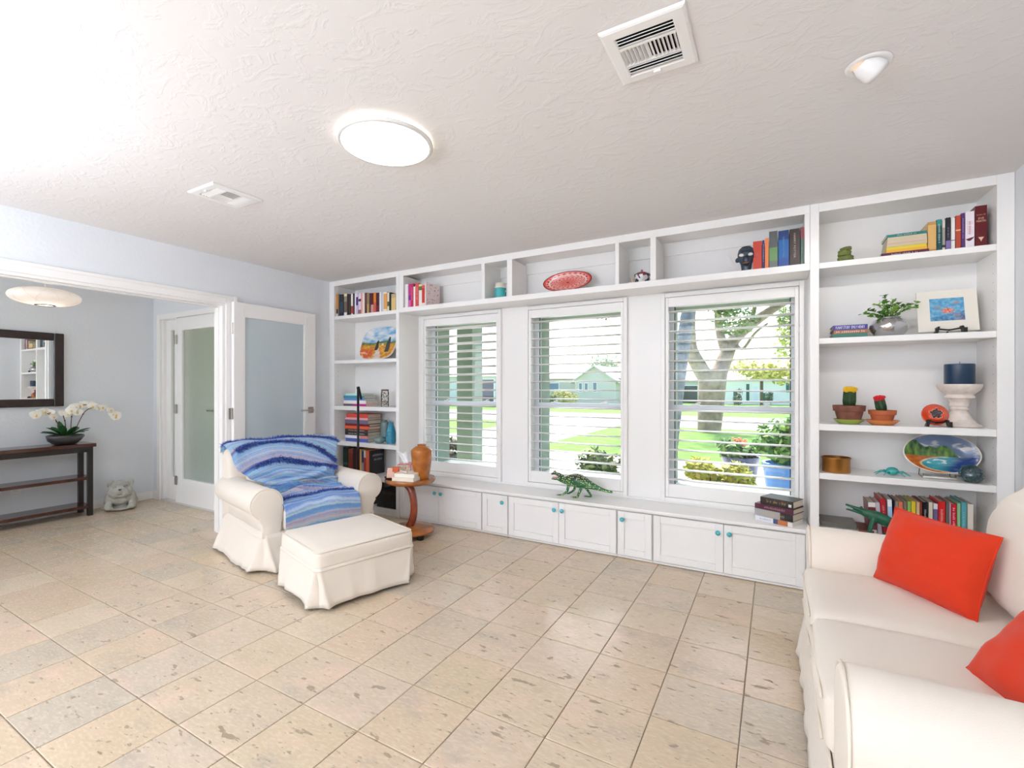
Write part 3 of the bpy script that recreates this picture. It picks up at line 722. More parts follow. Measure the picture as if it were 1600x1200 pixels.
# ------------------------------------------------------------------ slip-covered seating
def ripple(v, amp, sc=5, seed=0):
    return Vector(v) + noise.noise_vector(Vector(v) * sc + Vector((seed, seed * .7, 0))) * amp
def skirt(x0, x1, y0, y1, ztop, zbot, flare, seed, pleats, rad=.03, n=400, hem=.0, lev=9, sag=.006):
    """cloth skirt hanging round a rectangle; pleats = distances along the loop where the cloth folds in"""
    pts = []; per = []
    segs = [((x1, y0 + rad), (x1, y1 - rad), (1, 0)), ((x1 - rad, y1), (x0 + rad, y1), (0, 1)), ((x0, y1 - rad), (x0, y0 + rad), (-1, 0)), ((x0 + rad, y0), (x1 - rad, y0), (0, -1))]
    cs = [(x1 - rad, y1 - rad, 0), (x0 + rad, y1 - rad, 90), (x0 + rad, y0 + rad, 180), (x1 - rad, y0 + rad, 270)]
    loop = []
    for k, (a, b, nn) in enumerate(segs):
        m = max(8, int(math.hypot(b[0] - a[0], b[1] - a[1]) / .008))
        for i in range(m): loop.append((a[0] + (b[0] - a[0]) * i / m, a[1] + (b[1] - a[1]) * i / m, nn[0], nn[1]))
        cx, cy, a0 = cs[k]
        for i in range(8):
            q = R(a0 + 90 * i / 8); loop.append((cx + rad * math.cos(q), cy + rad * math.sin(q), math.cos(q), math.sin(q)))
    s_ = 0; S = []
    for i, p in enumerate(loop):
        if i: s_ += math.hypot(p[0] - loop[i - 1][0], p[1] - loop[i - 1][1])
        S.append(s_)
    tot = s_ + .01; mb = MB(); rows = []
    corner_s = []
    for px, py in pleats:
        corner_s.append(min(range(len(loop)), key=lambda i: (loop[i][0] - px) ** 2 + (loop[i][1] - py) ** 2))
    for L in range(lev):
        h = L / (lev - 1); row = []
        for i, (x, y, nx, ny) in enumerate(loop):
            o = flare * h ** 1.3 + .012 * h * noise.noise(Vector((x * 5 + seed, y * 5, h * .6))) + .009 * h * noise.noise(Vector((x * 14 + seed, y * 14, h))) + .002 * h * math.sin(S[i] * 41 + seed)
            for ci in corner_s:
                dd = abs(S[i] - S[ci]); dd = min(dd, tot - dd)
                wdt = .008 + .042 * h
                if dd < wdt: o -= (.012 + .055 * h) * (1 - (dd / wdt) ** 2) * min(1, h * 2.2)
                elif dd < wdt * 2: o += .016 * h * (1 - (dd - wdt) / wdt)
            z = ztop + (zbot - ztop) * h
            if h > .6: z += (h - .6) / .4 * (sag * math.sin(S[i] * 9 + seed) + hem * max(0, math.sin(math.pi * ((S[i] * 4 / tot) % 1))))
            row.append((x + nx * o, y + ny * o, max(z, .004)))
        rows.append(row)
    mb.rings(rows, caps=False); return mb
def arm_profile(y_in, half, r, cz, zb, n=22):
    P = [(y_in + .012, zb), (y_in + .002, zb + (cz - zb) * .4), (y_in, cz - r * .3)]
    for i in range(n + 1):
        a = math.pi - (math.pi + R(62)) * i / n
        P.append((half - r + r * math.cos(a), cz + r * math.sin(a)))
    yo = half - r * .78
    P += [(yo + .03, cz - r * 1.02), (yo + .008, cz - r * 1.35), (yo, cz - r * 1.9), (yo + .008, zb + .05), (yo + .012, zb)]
    return P
def seat(t, half, dp, r, cz, seat_z, back_h, ncush, back_t, seed, back_half, flare=.03):
    y_in = half - 2 * r
    for sg in (1, -1):
        prof = arm_profile(y_in, half, r, cz, .24); mb = MB(); rs = []
        cyc, czc = half - r, cz * .8
        for x, k in ((-dp + .05, .9), (-dp + .07, 1), (-dp * .7, 1), (-dp * .4, 1), (-.12, 1), (-.02, 1), (-.006, .985), (.0, .95), (.001, .9)):
            ring = []
            for y, z in prof:
                zz = czc + (z - czc) * (1 if z < .3 else k); yy = cyc + (y - cyc) * k
                p = ripple((x, sg * yy, zz), .006 if abs(x) > .03 else .003, 6, seed)
                ring.append(p)
            rs.append(ring if sg < 0 else ring[::-1])
        mb.rings(rs); o = obj('arm', mb, CLOTH, t, smooth=True, auto=60)
        mb = MB(); mb.tube([Vector((-.004, sg * y, z)) for y, z in prof[1:-5]], .0045, 6); obj('piping', mb, PIPE, o, smooth=True)
        # inverted front pleat panel under the roll
    mb = MB(); mb.box(-dp + .05, -.03, -half + .1, half - .1, .1, seat_z - .12); obj('seat_base', mb, CLOTH, t)
    so = half - r * .78 + .005
    pl = [(0, so), (0, -so), (-dp + .02, so), (-dp + .02, -so)]
    mb = skirt(-dp + .02, .0, -so, so, .262, .014, flare, seed, pl)
    o = obj('skirt', mb, CLOTH, t, smooth=True); m = o.modifiers.new('t', 'SOLIDIFY'); m.thickness = .003
    mb = MB(); mb.box(-dp + .03, -.004, -so + .004, so - .004, .235, .262); 
    bev(obj('skirt_band', mb, CLOTH, t), .004)
    for sx in (-.07, -dp + .1):
        for sy in (-so + .08, so - .08):
            mb = MB(); mb.lathe([(.022, 0), (.03, .1)], 12, cx=sx, cy=sy); obj('foot', mb, BLACK, t, smooth=True)
    cw = 2 * y_in / ncush
    for k in range(ncush):
        y = -y_in + cw * (k + .5)
        mb = MB(); mb.rbox((-.315, y, seat_z - .085), (.67, cw - .002, .17), .034, 12, (.010, .0, .013), .007, seed + k)
        o = obj('seat_cushion', mb, CLOTH, t, smooth=True)
        for zz in (seat_z - .03, seat_z - .14):
            mb = MB(); mb.tube([(.025, y - cw / 2 + .04 + (cw - .08) * i / 12, zz - .002) for i in range(13)], .004, 6); obj('piping', mb, PIPE, o, smooth=True)
    # back: rounded slab, rounded ends
    xb = -dp + .02; prof = [(xb + back_t - .02, .3), (xb + back_t, .5), (xb + back_t - .01, back_h - back_t * .5)]
    rr = back_t * .5 - .005
    for i in range(13):
        a = math.pi * i / 12; prof.append((xb + rr + rr * math.cos(a), back_h - rr + rr * math.sin(a)))
    prof += [(xb, .5), (xb + .01, .2)]
    mb = MB(); rs = []; cx = xb + back_t / 2
    for f_, k in ((-1, .55), (-.995, .72), (-.975, .86), (-.94, .96), (-.9, 1), (-.6, 1.01), (-.3, 1.02), (0, 1.02), (.3, 1.02), (.6, 1.01), (.9, 1), (.94, .96), (.975, .86), (.995, .72), (1, .55)):
        rs.append([ripple((cx + (x - cx) * k, f_ * back_half, .5 + (z - .5) * (k * .45 + .55)), .008, 5, seed) for x, z in prof])
    mb.rings([r_[::-1] for r_ in rs]); obj('back', mb, CLOTH, t, smooth=True, auto=70)

ACH = R(-13.5); OCH = (-2.8956, 2.3936)
ch = thing('armchair', 'cream slipcovered armchair with rolled arms under the blue blanket', 'armchair', (OCH[0] - .065, OCH[1] - .02, 0), ACH)
seat(ch, .50, .88, .105, .472, .425, .80, 1, .2, 3, .44, .072)
mb = MB(); mb.rbox((-.555, 0, .605), (.19, .64, .41), .07, 12, (.03, .02, .02), .008, 5)
mb.v = [tuple(Vector(p) + Vector((-.10 * (p[2] - .45), 0, 0))) for p in mb.v]
obj('back_cushion', mb, CLOTH, ch, smooth=True)

ot = thing('ottoman', 'cream slipcovered footstool with pleated corners in front of the armchair', 'ottoman', (-2.452, 2.157, 0), R(-16))
hx, hy = .293, .322
mb = MB(); mb.rbox((0, 0, .283), (2 * hx, 2 * hy, .115), .03, 14, (.006, .006, .024), .004, 2); obj('cushion', mb, CLOTH, ot, smooth=True)
def rect_loop(hx, hy, z, r=.035, n=5):
    P = []
    for cx, cy, a0 in ((hx - r, hy - r, 0), (-hx + r, hy - r, 90), (-hx + r, -hy + r, 180), (hx - r, -hy + r, 270)):
        for i in range(n + 1): a = R(a0 + 90 * i / n); P.append((cx + r * math.cos(a), cy + r * math.sin(a), z))
    return P + [P[0]]
for z, k in ((.333, -.006), (.232, .004)):
    mb = MB(); mb.tube(rect_loop(hx + k, hy + k, z), .0045, 6); obj('piping', mb, PIPE, ot, smooth=True)
mb = skirt(-hx, hx, -hy, hy, .248, .012, .024, 1.3, [(hx, hy), (-hx, hy), (hx, -hy), (-hx, -hy)], hem=.018)
o = obj('skirt', mb, CLOTH, ot, smooth=True); o.modifiers.new('t', 'SOLIDIFY').thickness = .003
mb = MB(); mb.box(-hx + .1, hx - .1, -hy + .1, hy - .1, .06, .24); obj('frame', mb, pm((70, 62, 56), .9), ot)
for sx in (-1, 1):
    for sy in (-1, 1):
        mb = MB(); mb.lathe([(.018, 0), (.024, .06)], 12, cx=sx * (hx - .11), cy=sy * (hy - .11)); obj('foot', mb, BLACK, ot, smooth=True)

so = thing('sofa', 'cream slipcovered two-seat sofa against the right wall', 'sofa', (.135, 1.99, 0), math.pi)
seat(so, .768, .92, .125, .495, .475, .84, 2, .29, 9, .70)
for k in (-1, 1):
    mb = MB(); mb.rbox((-.665, k * .277, .695), (.24, .555, .45), .1, 12, (.045, .02, .035), .01, 5 + k)
    mb.v = [tuple(Vector(p) + Vector((-.22 * (p[2] - .48), 0, 0))) for p in mb.v]
    obj('back_cushion', mb, CLOTH, so, smooth=True)

def pillow(label, w_, h_, th, seed):
    n = 22; mb = MB(); vs = []; fs = []
    def pt(i, j, sg):
        u, v = -1 + 2 * i / n, -1 + 2 * j / n
        e_ = (1 - u * u) * (1 - v * v)
        pinch = 1 - .055 * (1 - abs(u) ** 2) * abs(v) ** 3
        px = 1 - .05 * (1 - abs(v) ** 2) * abs(u) ** 3
        p = Vector((u * w_ / 2 * px, sg * th / 2 * e_ ** .42, v * h_ / 2 * pinch))
        wr = noise.noise(Vector((u * 2.2 + seed, v * 3.1, sg))) * .012 + .006 * math.sin(u * 9 + v * 4 + seed) * (abs(u * v) ** .6)
        p.y += wr * (e_ ** .3); return p
    for sg in (-1, 1):
        b = len(vs)
        for i in range(n + 1):
            for j in range(n + 1): vs.append(pt(i, j, sg))
        for i in range(n):
            for j in range(n):
                q = (b + i * (n + 1) + j, b + (i + 1) * (n + 1) + j, b + (i + 1) * (n + 1) + j + 1, b + i * (n + 1) + j + 1)
                fs.append(q if sg < 0 else q[::-1])
    mb.add(vs, fs)
    t = thing('throw_pillow', label, 'pillow')
    o = obj('cover', mb, ORANGE, t, smooth=True)
    rim = [vs[i * (n + 1)] for i in range(n + 1)] + [vs[n * (n + 1) + j] for j in range(1, n + 1)] + [vs[i * (n + 1) + n] for i in range(n - 1, -1, -1)] + [vs[j] for j in range(n - 1, -1, -1)]
    mb = MB(); mb.tube([(p.x, 0, p.z) for p in rim], .0035, 6); obj('seam', mb, ORANGE, t, smooth=True)
    return t
def place_pillow(t, bl, br, up):        # bottom-left, bottom-right, direction up
    bl, br, up = Vector(bl), Vector(br), Vector(up).normalized()
    ax = (br - bl).normalized(); up = (up - ax * up.dot(ax)).normalized(); nrm = ax.cross(up)   # ax x up = -front
    M = Matrix((ax, -nrm * -1, up)).transposed()
    M = Matrix((ax, up.cross(ax), up)).transposed()
    c = (bl + br) / 2 + up * t['half_h']
    t.matrix_world = Matrix.Translation(c) @ M.to_4x4()
p1 = pillow('orange throw pillow leaning in the corner of the sofa farther from the camera', .385, .305, .15, 1); p1['half_h'] = .147
place_pillow(p1, (.368, 2.455, .490), (.592, 2.155, .484), (.27, .20, 1)); del p1['half_h']
mb = MB(); mb.box(.163, .172, -.003, .003, -.145, -.128); obj('care_label', mb, pm((236, 228, 220), .8), p1)
p2 = pillow('orange throw pillow beside the near sofa arm, partly cut off by the frame', .40, .33, .15, 4); p2['half_h'] = .16
place_pillow(p2, (.485, 1.75, .485), (.57, 1.44, .485), (.66, .02, .75)); del p2['half_h']

# ---- knitted blanket draped over the armchair (chair space)
path = [(-.80, .76), (-.77, .82), (-.70, .835), (-.62, .838), (-.54, .815), (-.485, .76), (-.452, .68), (-.43, .6), (-.405, .52), (-.37, .47), (-.3, .452), (-.2, .452), (-.1, .45), (-.02, .445), (.03, .425), (.045, .36), (.05, .28), (.052, .20)]
pp = smooth_path([(x, 0, z) for x, z in path], 400); acc = [0]
for i in range(1, len(pp)): acc.append(acc[-1] + (pp[i] - pp[i - 1]).length)
LB = acc[-1]
def bpt(s_):
    s_ = max(0, min(LB, s_)); lo, hi = 0, len(acc) - 1
    while hi - lo > 1:
        m_ = (lo + hi) // 2
        if acc[m_] <= s_: lo = m_
        else: hi = m_
    u = (s_ - acc[lo]) / max(1e-9, acc[hi] - acc[lo]); return pp[lo].lerp(pp[hi], u), (pp[hi] - pp[lo]).normalized()
def lerp_tab(tab, x):
    if x <= tab[0][0]: return tab[0][1]
    for (a, b), (c_, d_) in zip(tab, tab[1:]):
        if x <= c_: return b + (d_ - b) * (x - a) / (c_ - a)
    return tab[-1][1]
yl = [(0, -.455), (.28, -.48), (.42, -.47), (.5, -.45), (.56, -.38), (.62, -.295), (LB, -.292)]
yr = [(0, .38), (.2, .38), (.35, .36), (.5, .31), (.6, .285), (LB, .28)]
def bl_y(s_, t_): a, b = lerp_tab(yl, s_), lerp_tab(yr, s_); return a + (b - a) * t_
def bsurf(s_, y):
    p, d = bpt(s_); nrm = Vector((d.z, 0, -d.x)); nrm = -nrm if nrm.z < 0 and abs(d.z) < .7 else nrm
    nrm = Vector((-d.z, 0, d.x)) ; nrm = nrm if (nrm.z > 0 or nrm.x > 0) else -nrm
    o = .006 + .012 * noise.noise(Vector((s_ * 5, y * 5, 0))) + .010 * noise.noise(Vector((s_ * 11, y * 7, 4)))
    w1 = math.exp(-((s_ - .68) / .10) ** 2)                 # bunched folds at the back of the seat
    o += w1 * (.036 + .036 * math.sin(s_ * 74 + 6 * noise.noise(Vector((y * 4, s_ * 3, 1))) + y * 7) + .02 * noise.noise(Vector((y * 9, s_ * 12, 7))))
    o += .03 * math.exp(-((s_ - .56 - .12 * y) / .05) ** 2) * (1 if y < .2 else .5)
    q = Vector((p.x, y, p.z)) + nrm * max(o, .003)
    if y < -.44: q.z -= (-.44 - y) * .5
    return q, nrm
def F1(y): return .15 + .80 * max(0, y + .1) ** 2
def F2(y): return .27 + (.9 * (y + .15) ** 2 if y < -.15 else 1.05 * (y + .15) ** 2)
def F3(y): return max(F2(y) + .06, .44 + .9 * max(0, -y - .12) ** 2 + .28 * max(0, y + .12))
def F4(y): return .985 - .05 * math.cos(y * 6)
def phase(s_, y):
    k = [(0, -1), (F1(y), 0), (F2(y), 1), (F3(y) + .0, 2), (F4(y), 4), (LB + .05, 5)]
    return lerp_tab(k, s_)
pal = [(134, 180, 222), (160, 200, 232), (104, 158, 212), (178, 210, 226), (214, 186, 190), (226, 178, 166), (120, 150, 214), (150, 204, 212), (92, 134, 204), (200, 206, 222)]
pal = [lin(c) for c in pal]; navy = lin((36, 66, 160))
pr = random.Random(11); seq = [pr.choices(range(10), (6, 5, 5, 4, 2, 2, 3, 4, 3, 3))[0] for _ in range(400)]
NS, NT = 330, 120; mb = MB(); vs = []; cols = []; fs = []
for i in range(NS + 1):
    for j in range(NT + 1):
        s_ = LB * i / NS; y = bl_y(s_, j / NT); p, _ = bsurf(s_, y); vs.append(p)
        ph = phase(s_, y) + .02 * noise.noise(Vector((s_ * 14, y * 14, 2)))
        a = pal[seq[int((ph + 2) * 34) % 400]]; b = pal[seq[int((ph + 2) * 9 + 100) % 400]]
        k = .45 + .25 * noise.noise(Vector((s_ * 90, y * 40, 1)))
        nv = max(math.exp(-((s_ - f(y)) / .014) ** 2) for f in (F1, F2, F3, F4))
        cols.append([(a[m_] * (1 - k) + b[m_] * k) * (1 - .8 * nv) + navy[m_] * .8 * nv for m_ in range(3)])
for i in range(NS):
    for j in range(NT):
        a = i * (NT + 1) + j; fs.append((a, a + NT + 1, a + NT + 2, a + 1))
mb.add(vs, fs)
bk = thing('knitted_blanket', 'blue and pink striped knitted blanket with navy fringes draped over the armchair', 'blanket', ch.location, ACH)
o = obj('cloth', mb, paint_mat('knit', .95, bump=.6, sheen=.2), bk, smooth=True, colors=cols)
o.modifiers.new('t', 'SOLIDIFY').thickness = -.006
fr = random.Random(5)
fcol = [lin(c) for c in ((50, 84, 180), (34, 58, 144), (80, 120, 206), (110, 150, 220), (78, 66, 150))]
def fringe(f, y0, y1, n, ln=.034):
    mb = MB(); cols = []
    for k in range(int(n * 1.7)):
        y = fr.uniform(y0, y1); s_ = f(y) + fr.gauss(0, .010)
        a, b = bl_y(s_, 0), bl_y(s_, 1)
        if not (a - .01 <= y <= b + .01): continue
        p, nrm = bsurf(s_, y); l_ = ln * fr.uniform(.6, 1.2)
        d = (nrm * fr.uniform(.25, .9) + Vector((fr.gauss(0, .3), fr.gauss(0, .45), fr.gauss(0, .25) - .45))).normalized()
        sd = d.cross(Vector((fr.gauss(0, 1), fr.gauss(0, 1), fr.gauss(0, 1)))).normalized() * .0012
        m1 = p + d * l_ * .5 + nrm * .002; e_ = p + d * l_ + Vector((0, 0, -.004))
        mb.add([p - sd, p + sd, m1 + sd, m1 - sd, e_], [(0, 1, 2, 3), (3, 2, 4)])
        c = fr.choice(fcol); cols += [c] * 5
    o = obj('fringe', mb, FRM, bk, colors=cols); tag(o, 'navy shaggy fringe', kind='stuff')
FRM = paint_mat('fringe_yarn', .9)
fringe(lambda y: .055, -.12, .42, 1800); fringe(F1, -.47, .40, 3400); fringe(F2, -.44, .33, 3400); fringe(F3, -.34, .31, 2600); fringe(F4, -.3, .3, 2600)

# ------------------------------------------------------------------ side table and floor lamp
ORW = pm((164, 98, 46), .25, var=.3, vscale=9, coat=.3)
st = thing('side_table', 'round wooden pedestal side table with a bowed leg between armchair and bench', 'table', (-2.745, 3.10, 0))
mb = MB(); mb.lathe([(.001, .455), (.17, .455), (.2, .462), (.214, .478), (.216, .49), (.21, .5), (.001, .5)], 56, caps=False); obj('tabletop', mb, ORW, st, smooth=True, auto=50)
mb = MB(); pa = smooth_path([(-.02, -.03, .455), (.035, -.03, .40), (.066, -.03, .28), (.055, -.03, .17), (.01, -.02, .09)], 20)
mb.tube(pa, [.036 - .006 * math.sin(math.pi * i / 20) for i in range(21)], 14); obj('leg', mb, pm((140, 56, 28), .2, var=.25, vscale=10, coat=.5), st, smooth=True)
mb = MB(); mb.lathe([(.001, .032), (.15, .032), (.185, .045), (.19, .06), (.175, .078), (.05, .095), (.001, .097)], 48, cx=.02, caps=False); obj('base', mb, ORW, st, smooth=True, auto=50)
for k in range(3):
    a = R(-20 + 120 * k); mb = MB(); mb.lathe([(.028, 0), (.032, .02), (.026, .034)], 16, cx=.02 + .14 * math.cos(a), cy=.14 * math.sin(a)); obj('foot', mb, BLACK, st, smooth=True, auto=40)
fl_ = thing('floor_lamp', 'slim black floor lamp with a folded-down arm behind the armchair', 'lamp', (-3.545, 3.25, 0))
mb = MB(); mb.lathe([(.001, 0), (.11, 0), (.112, .006), (.11, .014), (.001, .016)], 40, caps=False); obj('base', mb, BLACK, fl_, smooth=True, auto=40)
mb = MB(); mb.tube([(0, 0, .015), (0, 0, 1.27)], .0115, 12); obj('pole', mb, BLACK, fl_, smooth=True)
mb = MB(); mb.tube([(-.002, 0, 1.262), (.012, -.005, 1.28), (.075, -.03, 1.165)], .0115, 10); obj('arm', mb, DARKMETAL, fl_, smooth=True)
mb = MB(); mb.tube([(.0, 0, 1.262), (.0, 0, 1.285)], .014, 10); obj('joint', mb, BLACK, fl_, smooth=True)
# ------------------------------------------------------------------ books
def dist(u, Y): return Y / ray(u, 605)[1]
def px(n, u, Y): return n * dist(u, Y) / FPX
PAGES = pm((226, 214, 192), .9, bump=.5, bscale=300)
PAGEW = pm((240, 234, 222), .9, bump=.5, bscale=300)
def book(label, x0, x1, y, z, h, dep, bands, lying=False, rz=0, text=None, tcol=(240, 236, 226), pages=None, group='books on the shelves', lean=0, paper=False, tfit=(.55, .5), cover=None):
    """spine faces -Y. upright: x0..x1 is the thickness; lying: x0..x1 is the spine length and h the thickness"""
    wd = x1 - x0; t = thing('book', label, 'book', ((x0 + x1) / 2, y, z), rz, group)
    if lean: t.rotation_euler = (0, lean, rz); t.location.z += abs(lean) * abs(x1 - x0) * .55
    c = .0025; mb = MB(); mats = []; hw = wd / 2
    th = h if lying else wd; ln = wd if lying else h
    def B(l0, l1, t0, t1, y0, y1):                 # along spine, thickness, depth
        if lying: mb.box(l0 - ln / 2, l1 - ln / 2, y0, y1, t0, t1)
        else: mb.box(t0 - th / 2, t1 - th / 2, y0, y1, l0, l1)
    p = 0
    if bands and not isinstance(bands[0], (list, tuple)): bands = [(1, bands)]
    rough = .55 if paper else .38
    for k, (f_, col) in enumerate(bands):           # printed bands of the spine, bottom to top (or left to right)
        mb.k = k; mats.append(pm(col, rough)); B(p * ln, (p + f_) * ln, 0, th, 0, c); p += f_
    mb.k = len(mats); mats.append(pm(cover or bands[max(range(len(bands)), key=lambda i: bands[i][0])][1], rough))
    for t0, t1 in ((0, c), (th - c, th)): B(0, ln, t0, t1, c, dep)
    o = obj('cover', mb, mats, t)
    mb = MB(); e_ = .0 if paper else .004; B(e_, ln - e_, c, th - c, c, dep - e_); obj('page_block', mb, pages or PAGES, t)
    if text:
        mb = MB()
        if lying: lettering(mb, text, (0, -.0004, th / 2), (1, 0, 0), (0, 0, 1), ln * tfit[0], th * tfit[1])
        else: lettering(mb, text, (0, -.0004, ln * .55), (0, 0, -1), (1, 0, 0), ln * tfit[0], th * tfit[1])
        obj('lettering', mb, pm(tcol, .5), t)
    return t
def row(zs, Y, items, dep, group, **k):
    for it in items:
        u0, u1, vt, bands, label = it[:5]; x0, x1 = XY(u0, Y), XY(u1, Y)
        h = onY((u0 + u1) / 2, vt, Y).z - zs
        d_ = dict(k); d_.update(it[5] if len(it) > 5 else {})
        book(label, x0 + .0012, x1 - .0012, Y + rnd.uniform(-.004, .004), zs + .0006, h, min(dep + rnd.uniform(-.015, .01), YB - Y - .035), bands, group=group, **d_)
# top shelf of the corner bookcase
T1 = 'upright books on the top shelf of the corner bookcase'
def zo(a): return 520 + a / 9.41
row(2.042, 3.472, [
 (525, zo(76), 459.5, [(.12, (226, 222, 214)), (.2, (52, 34, 20)), (.68, (214, 138, 42))], 'thin orange-spined book, first at the far left of the top corner shelf'),
 (zo(77), zo(95), 460, (120, 112, 96), 'slim grey-brown book beside the orange one on the top corner shelf'),
 (zo(96), zo(153), 460, [(.15, (30, 42, 56)), (.5, (52, 66, 80)), (.35, (34, 44, 54))], 'thick dark navy book on the top corner shelf'),
 (zo(160), zo(208), 459, [(.14, (240, 236, 226)), (.5, (112, 96, 84)), (.24, (150, 138, 122)), (.12, (236, 224, 170))], 'grey book with cream bands at head and foot on the top corner shelf'),
 (zo(209), zo(232), 459.5, (54, 46, 44), 'slim charcoal book left of the white and red one on the top corner shelf'),
 (zo(233), zo(260), 459.5, [(.1, (30, 30, 34)), (.9, (62, 54, 50))], 'dark brown-black book with a black foot on the top corner shelf'),
 (zo(262), zo(296), 459, [(.06, (236, 230, 222)), (.36, (176, 66, 52)), (.58, (238, 232, 226))], 'white book with a red lower half on the top corner shelf'),
 (zo(297), zo(320), 458.5, [(.3, (96, 40, 48)), (.7, (58, 52, 58))], 'slim dark book with a wine red foot on the top corner shelf'),
 (zo(321), zo(342), 458, (240, 238, 236), 'narrow plain white book beside the purple one on the top corner shelf'),
 (zo(343), zo(372), 458.5, [(.42, (214, 190, 226)), (.4, (74, 36, 124)), (.18, (226, 212, 236))], 'lilac book with a deep purple panel on the top corner shelf'),
 (zo(373), zo(412), 458, [(.2, (150, 104, 96)), (.4, (222, 208, 230)), (.12, (60, 50, 62)), (.28, (232, 222, 238))], 'pale lilac book with a small dark square on the top corner shelf'),
 (zo(413), zo(440), 458, (236, 168, 160), 'narrow salmon pink book on the top corner shelf'),
 (zo(441), zo(470), 458, (244, 228, 220), 'off-white book right of the salmon one on the top corner shelf'),
 (zo(471), zo(503), 457.5, [(.4, (66, 34, 30)), (.6, (96, 52, 44))], 'dark reddish brown book on the top corner shelf'),
 (zo(504), zo(537), 458, [(.45, (196, 150, 98)), (.55, (150, 124, 92))], 'tan and khaki book in the middle right of the top corner shelf'),
 (zo(538), zo(562), 458, [(.3, (90, 66, 60)), (.7, (64, 42, 36))], 'slim dark umber book on the top corner shelf'),
 (zo(563), zo(601), 458, [(.4, (206, 150, 140)), (.6, (96, 22, 34))], 'crimson book with a pink lower part on the top corner shelf'),
 (zo(602), zo(640), 457.5, [(.5, (206, 92, 78)), (.5, (222, 130, 40))], 'orange over coral book on the top corner shelf'),
 (zo(641), zo(683), 457.5, [(.35, (120, 40, 50)), (.65, (74, 22, 34))], 'dark maroon book left of the white pair on the top corner shelf'),
 (zo(685), zo(718), 456.5, (238, 238, 240), 'white book with a grey edge on the top corner shelf', dict(cover=(170, 176, 186))),
 (zo(719), zo(748), 456, (206, 214, 220), 'pale blue-grey book on the top corner shelf'),
 (zo(749), zo(800), 456, [(.1, (244, 232, 214)), (.8, (238, 168, 92)), (.1, (246, 236, 222))], 'orange and white patterned book on the top corner shelf'),
 (zo(801), zo(830), 457, [(.25, (220, 226, 200)), (.25, (78, 108, 64)), (.5, (228, 226, 212))], 'cream and green book on the top corner shelf'),
 (zo(831), zo(856), 457, (44, 40, 26), 'narrow black book near the right end of the top corner shelf'),
 (zo(857), 617.8, 459, [(.75, (226, 196, 132)), (.25, (196, 178, 130))], 'thick sand yellow book, last at the right end of the top corner shelf')], .19, T1)
# pink set in the first cubby
row(2.055, 3.474, [
 (zo(1066), zo(1110), 444.5, (244, 238, 240), 'white book at the left end of the pink set above the first window'),
 (zo(1111), zo(1146), 443.5, [(.3, (222, 110, 190)), (.2, (118, 52, 150)), (.5, (206, 54, 150))], 'magenta and violet patterned book above the first window'),
 (zo(1147), zo(1187), 443.5, (206, 34, 92), 'crimson pink book above the first window', dict(text='~', tcol=(240, 160, 180))),
 (zo(1189), zo(1216), 446, [(.94, (246, 240, 240)), (.06, (60, 40, 36))], 'slim white book with a dark head above the first window'),
 (zo(1217), zo(1261), 442.5, (226, 84, 80), 'coral red book standing tallest of the pink set above the first window', dict(text='~', tcol=(250, 200, 190))),
 (zo(1263), zo(1310), 444, [(.72, (246, 240, 232)), (.18, (104, 118, 62)), (.1, (246, 240, 180))], 'cream book with a small green label above the first window'),
 (zo(1311), zo(1352), 446, [(.14, (244, 232, 226)), (.72, (206, 58, 56)), (.14, (230, 90, 90))], 'red book with a pale foot above the first window')], .2, 'pink and red books above the first window')
t = book('pale book with a flowery cover, last at the right of the pink set', XY(zo(1354), 3.474), XY(zo(1372), 3.474), 3.472, 2.0556, .225, .21, (242, 222, 220), group='pink and red books above the first window')
mb = MB(); fr2 = random.Random(4); cw = XY(zo(1372), 3.474) - XY(zo(1354), 3.474)
for k in range(46):
    y, z, r_ = fr2.uniform(.012, .2), fr2.uniform(.02, .21), fr2.uniform(.004, .009)
    mb.k = k % 4; mb.add([(cw / 2 + .0006, y + r_ * math.cos(a), z + r_ * math.sin(a)) for a in [j * 1.2566 for j in range(5)]], [(0, 1, 2, 3, 4)])
obj('cover_print', mb, [pm(c) for c in ((214, 172, 130), (196, 182, 160), (226, 160, 140), (120, 84, 70))], t)
# third window cubby
def zq(a): return 1150 + a / 14.55
row(2.055, 3.50, [
 (zq(383), zq(592), 377, (204, 70, 50), 'fat brick-red book at the left of the set above the third window', dict(text='~', tcol=(226, 120, 90), tfit=(.1, .3))),
 (zq(594), zq(652), 375.5, (58, 42, 104), 'slim navy-purple book above the third window', dict(text='~', tcol=(226, 220, 240), tfit=(.6, .4))),
 (zq(654), zq(746), 372.5, (240, 134, 78), 'bright orange book above the third window'),
 (zq(748), zq(948), 361.5, [(.2, (112, 116, 110)), (.36, (112, 152, 96)), (.44, (92, 96, 96))], 'thick grey-green book above the third window'),
 (zq(955), zq(1208), 360, [(.25, (38, 84, 160)), (.5, (28, 98, 170)), (.25, (30, 60, 116))], 'thick glossy blue book above the third window', dict(text='HARRY POTTER', tcol=(84, 160, 214), tfit=(.55, .16))),
 (zq(1212), zq(1458), 357.5, (58, 44, 42), 'thick dark brown book with pale lettering above the third window', dict(text='HARRY POTTER', tcol=(222, 196, 176), tfit=(.66, .18))),
 (zq(1464), 1256.5, 355, [(.7, (74, 104, 92)), (.3, (150, 70, 76))], 'green and red book wedged at the right end above the third window')], .22, 'books above the third window')
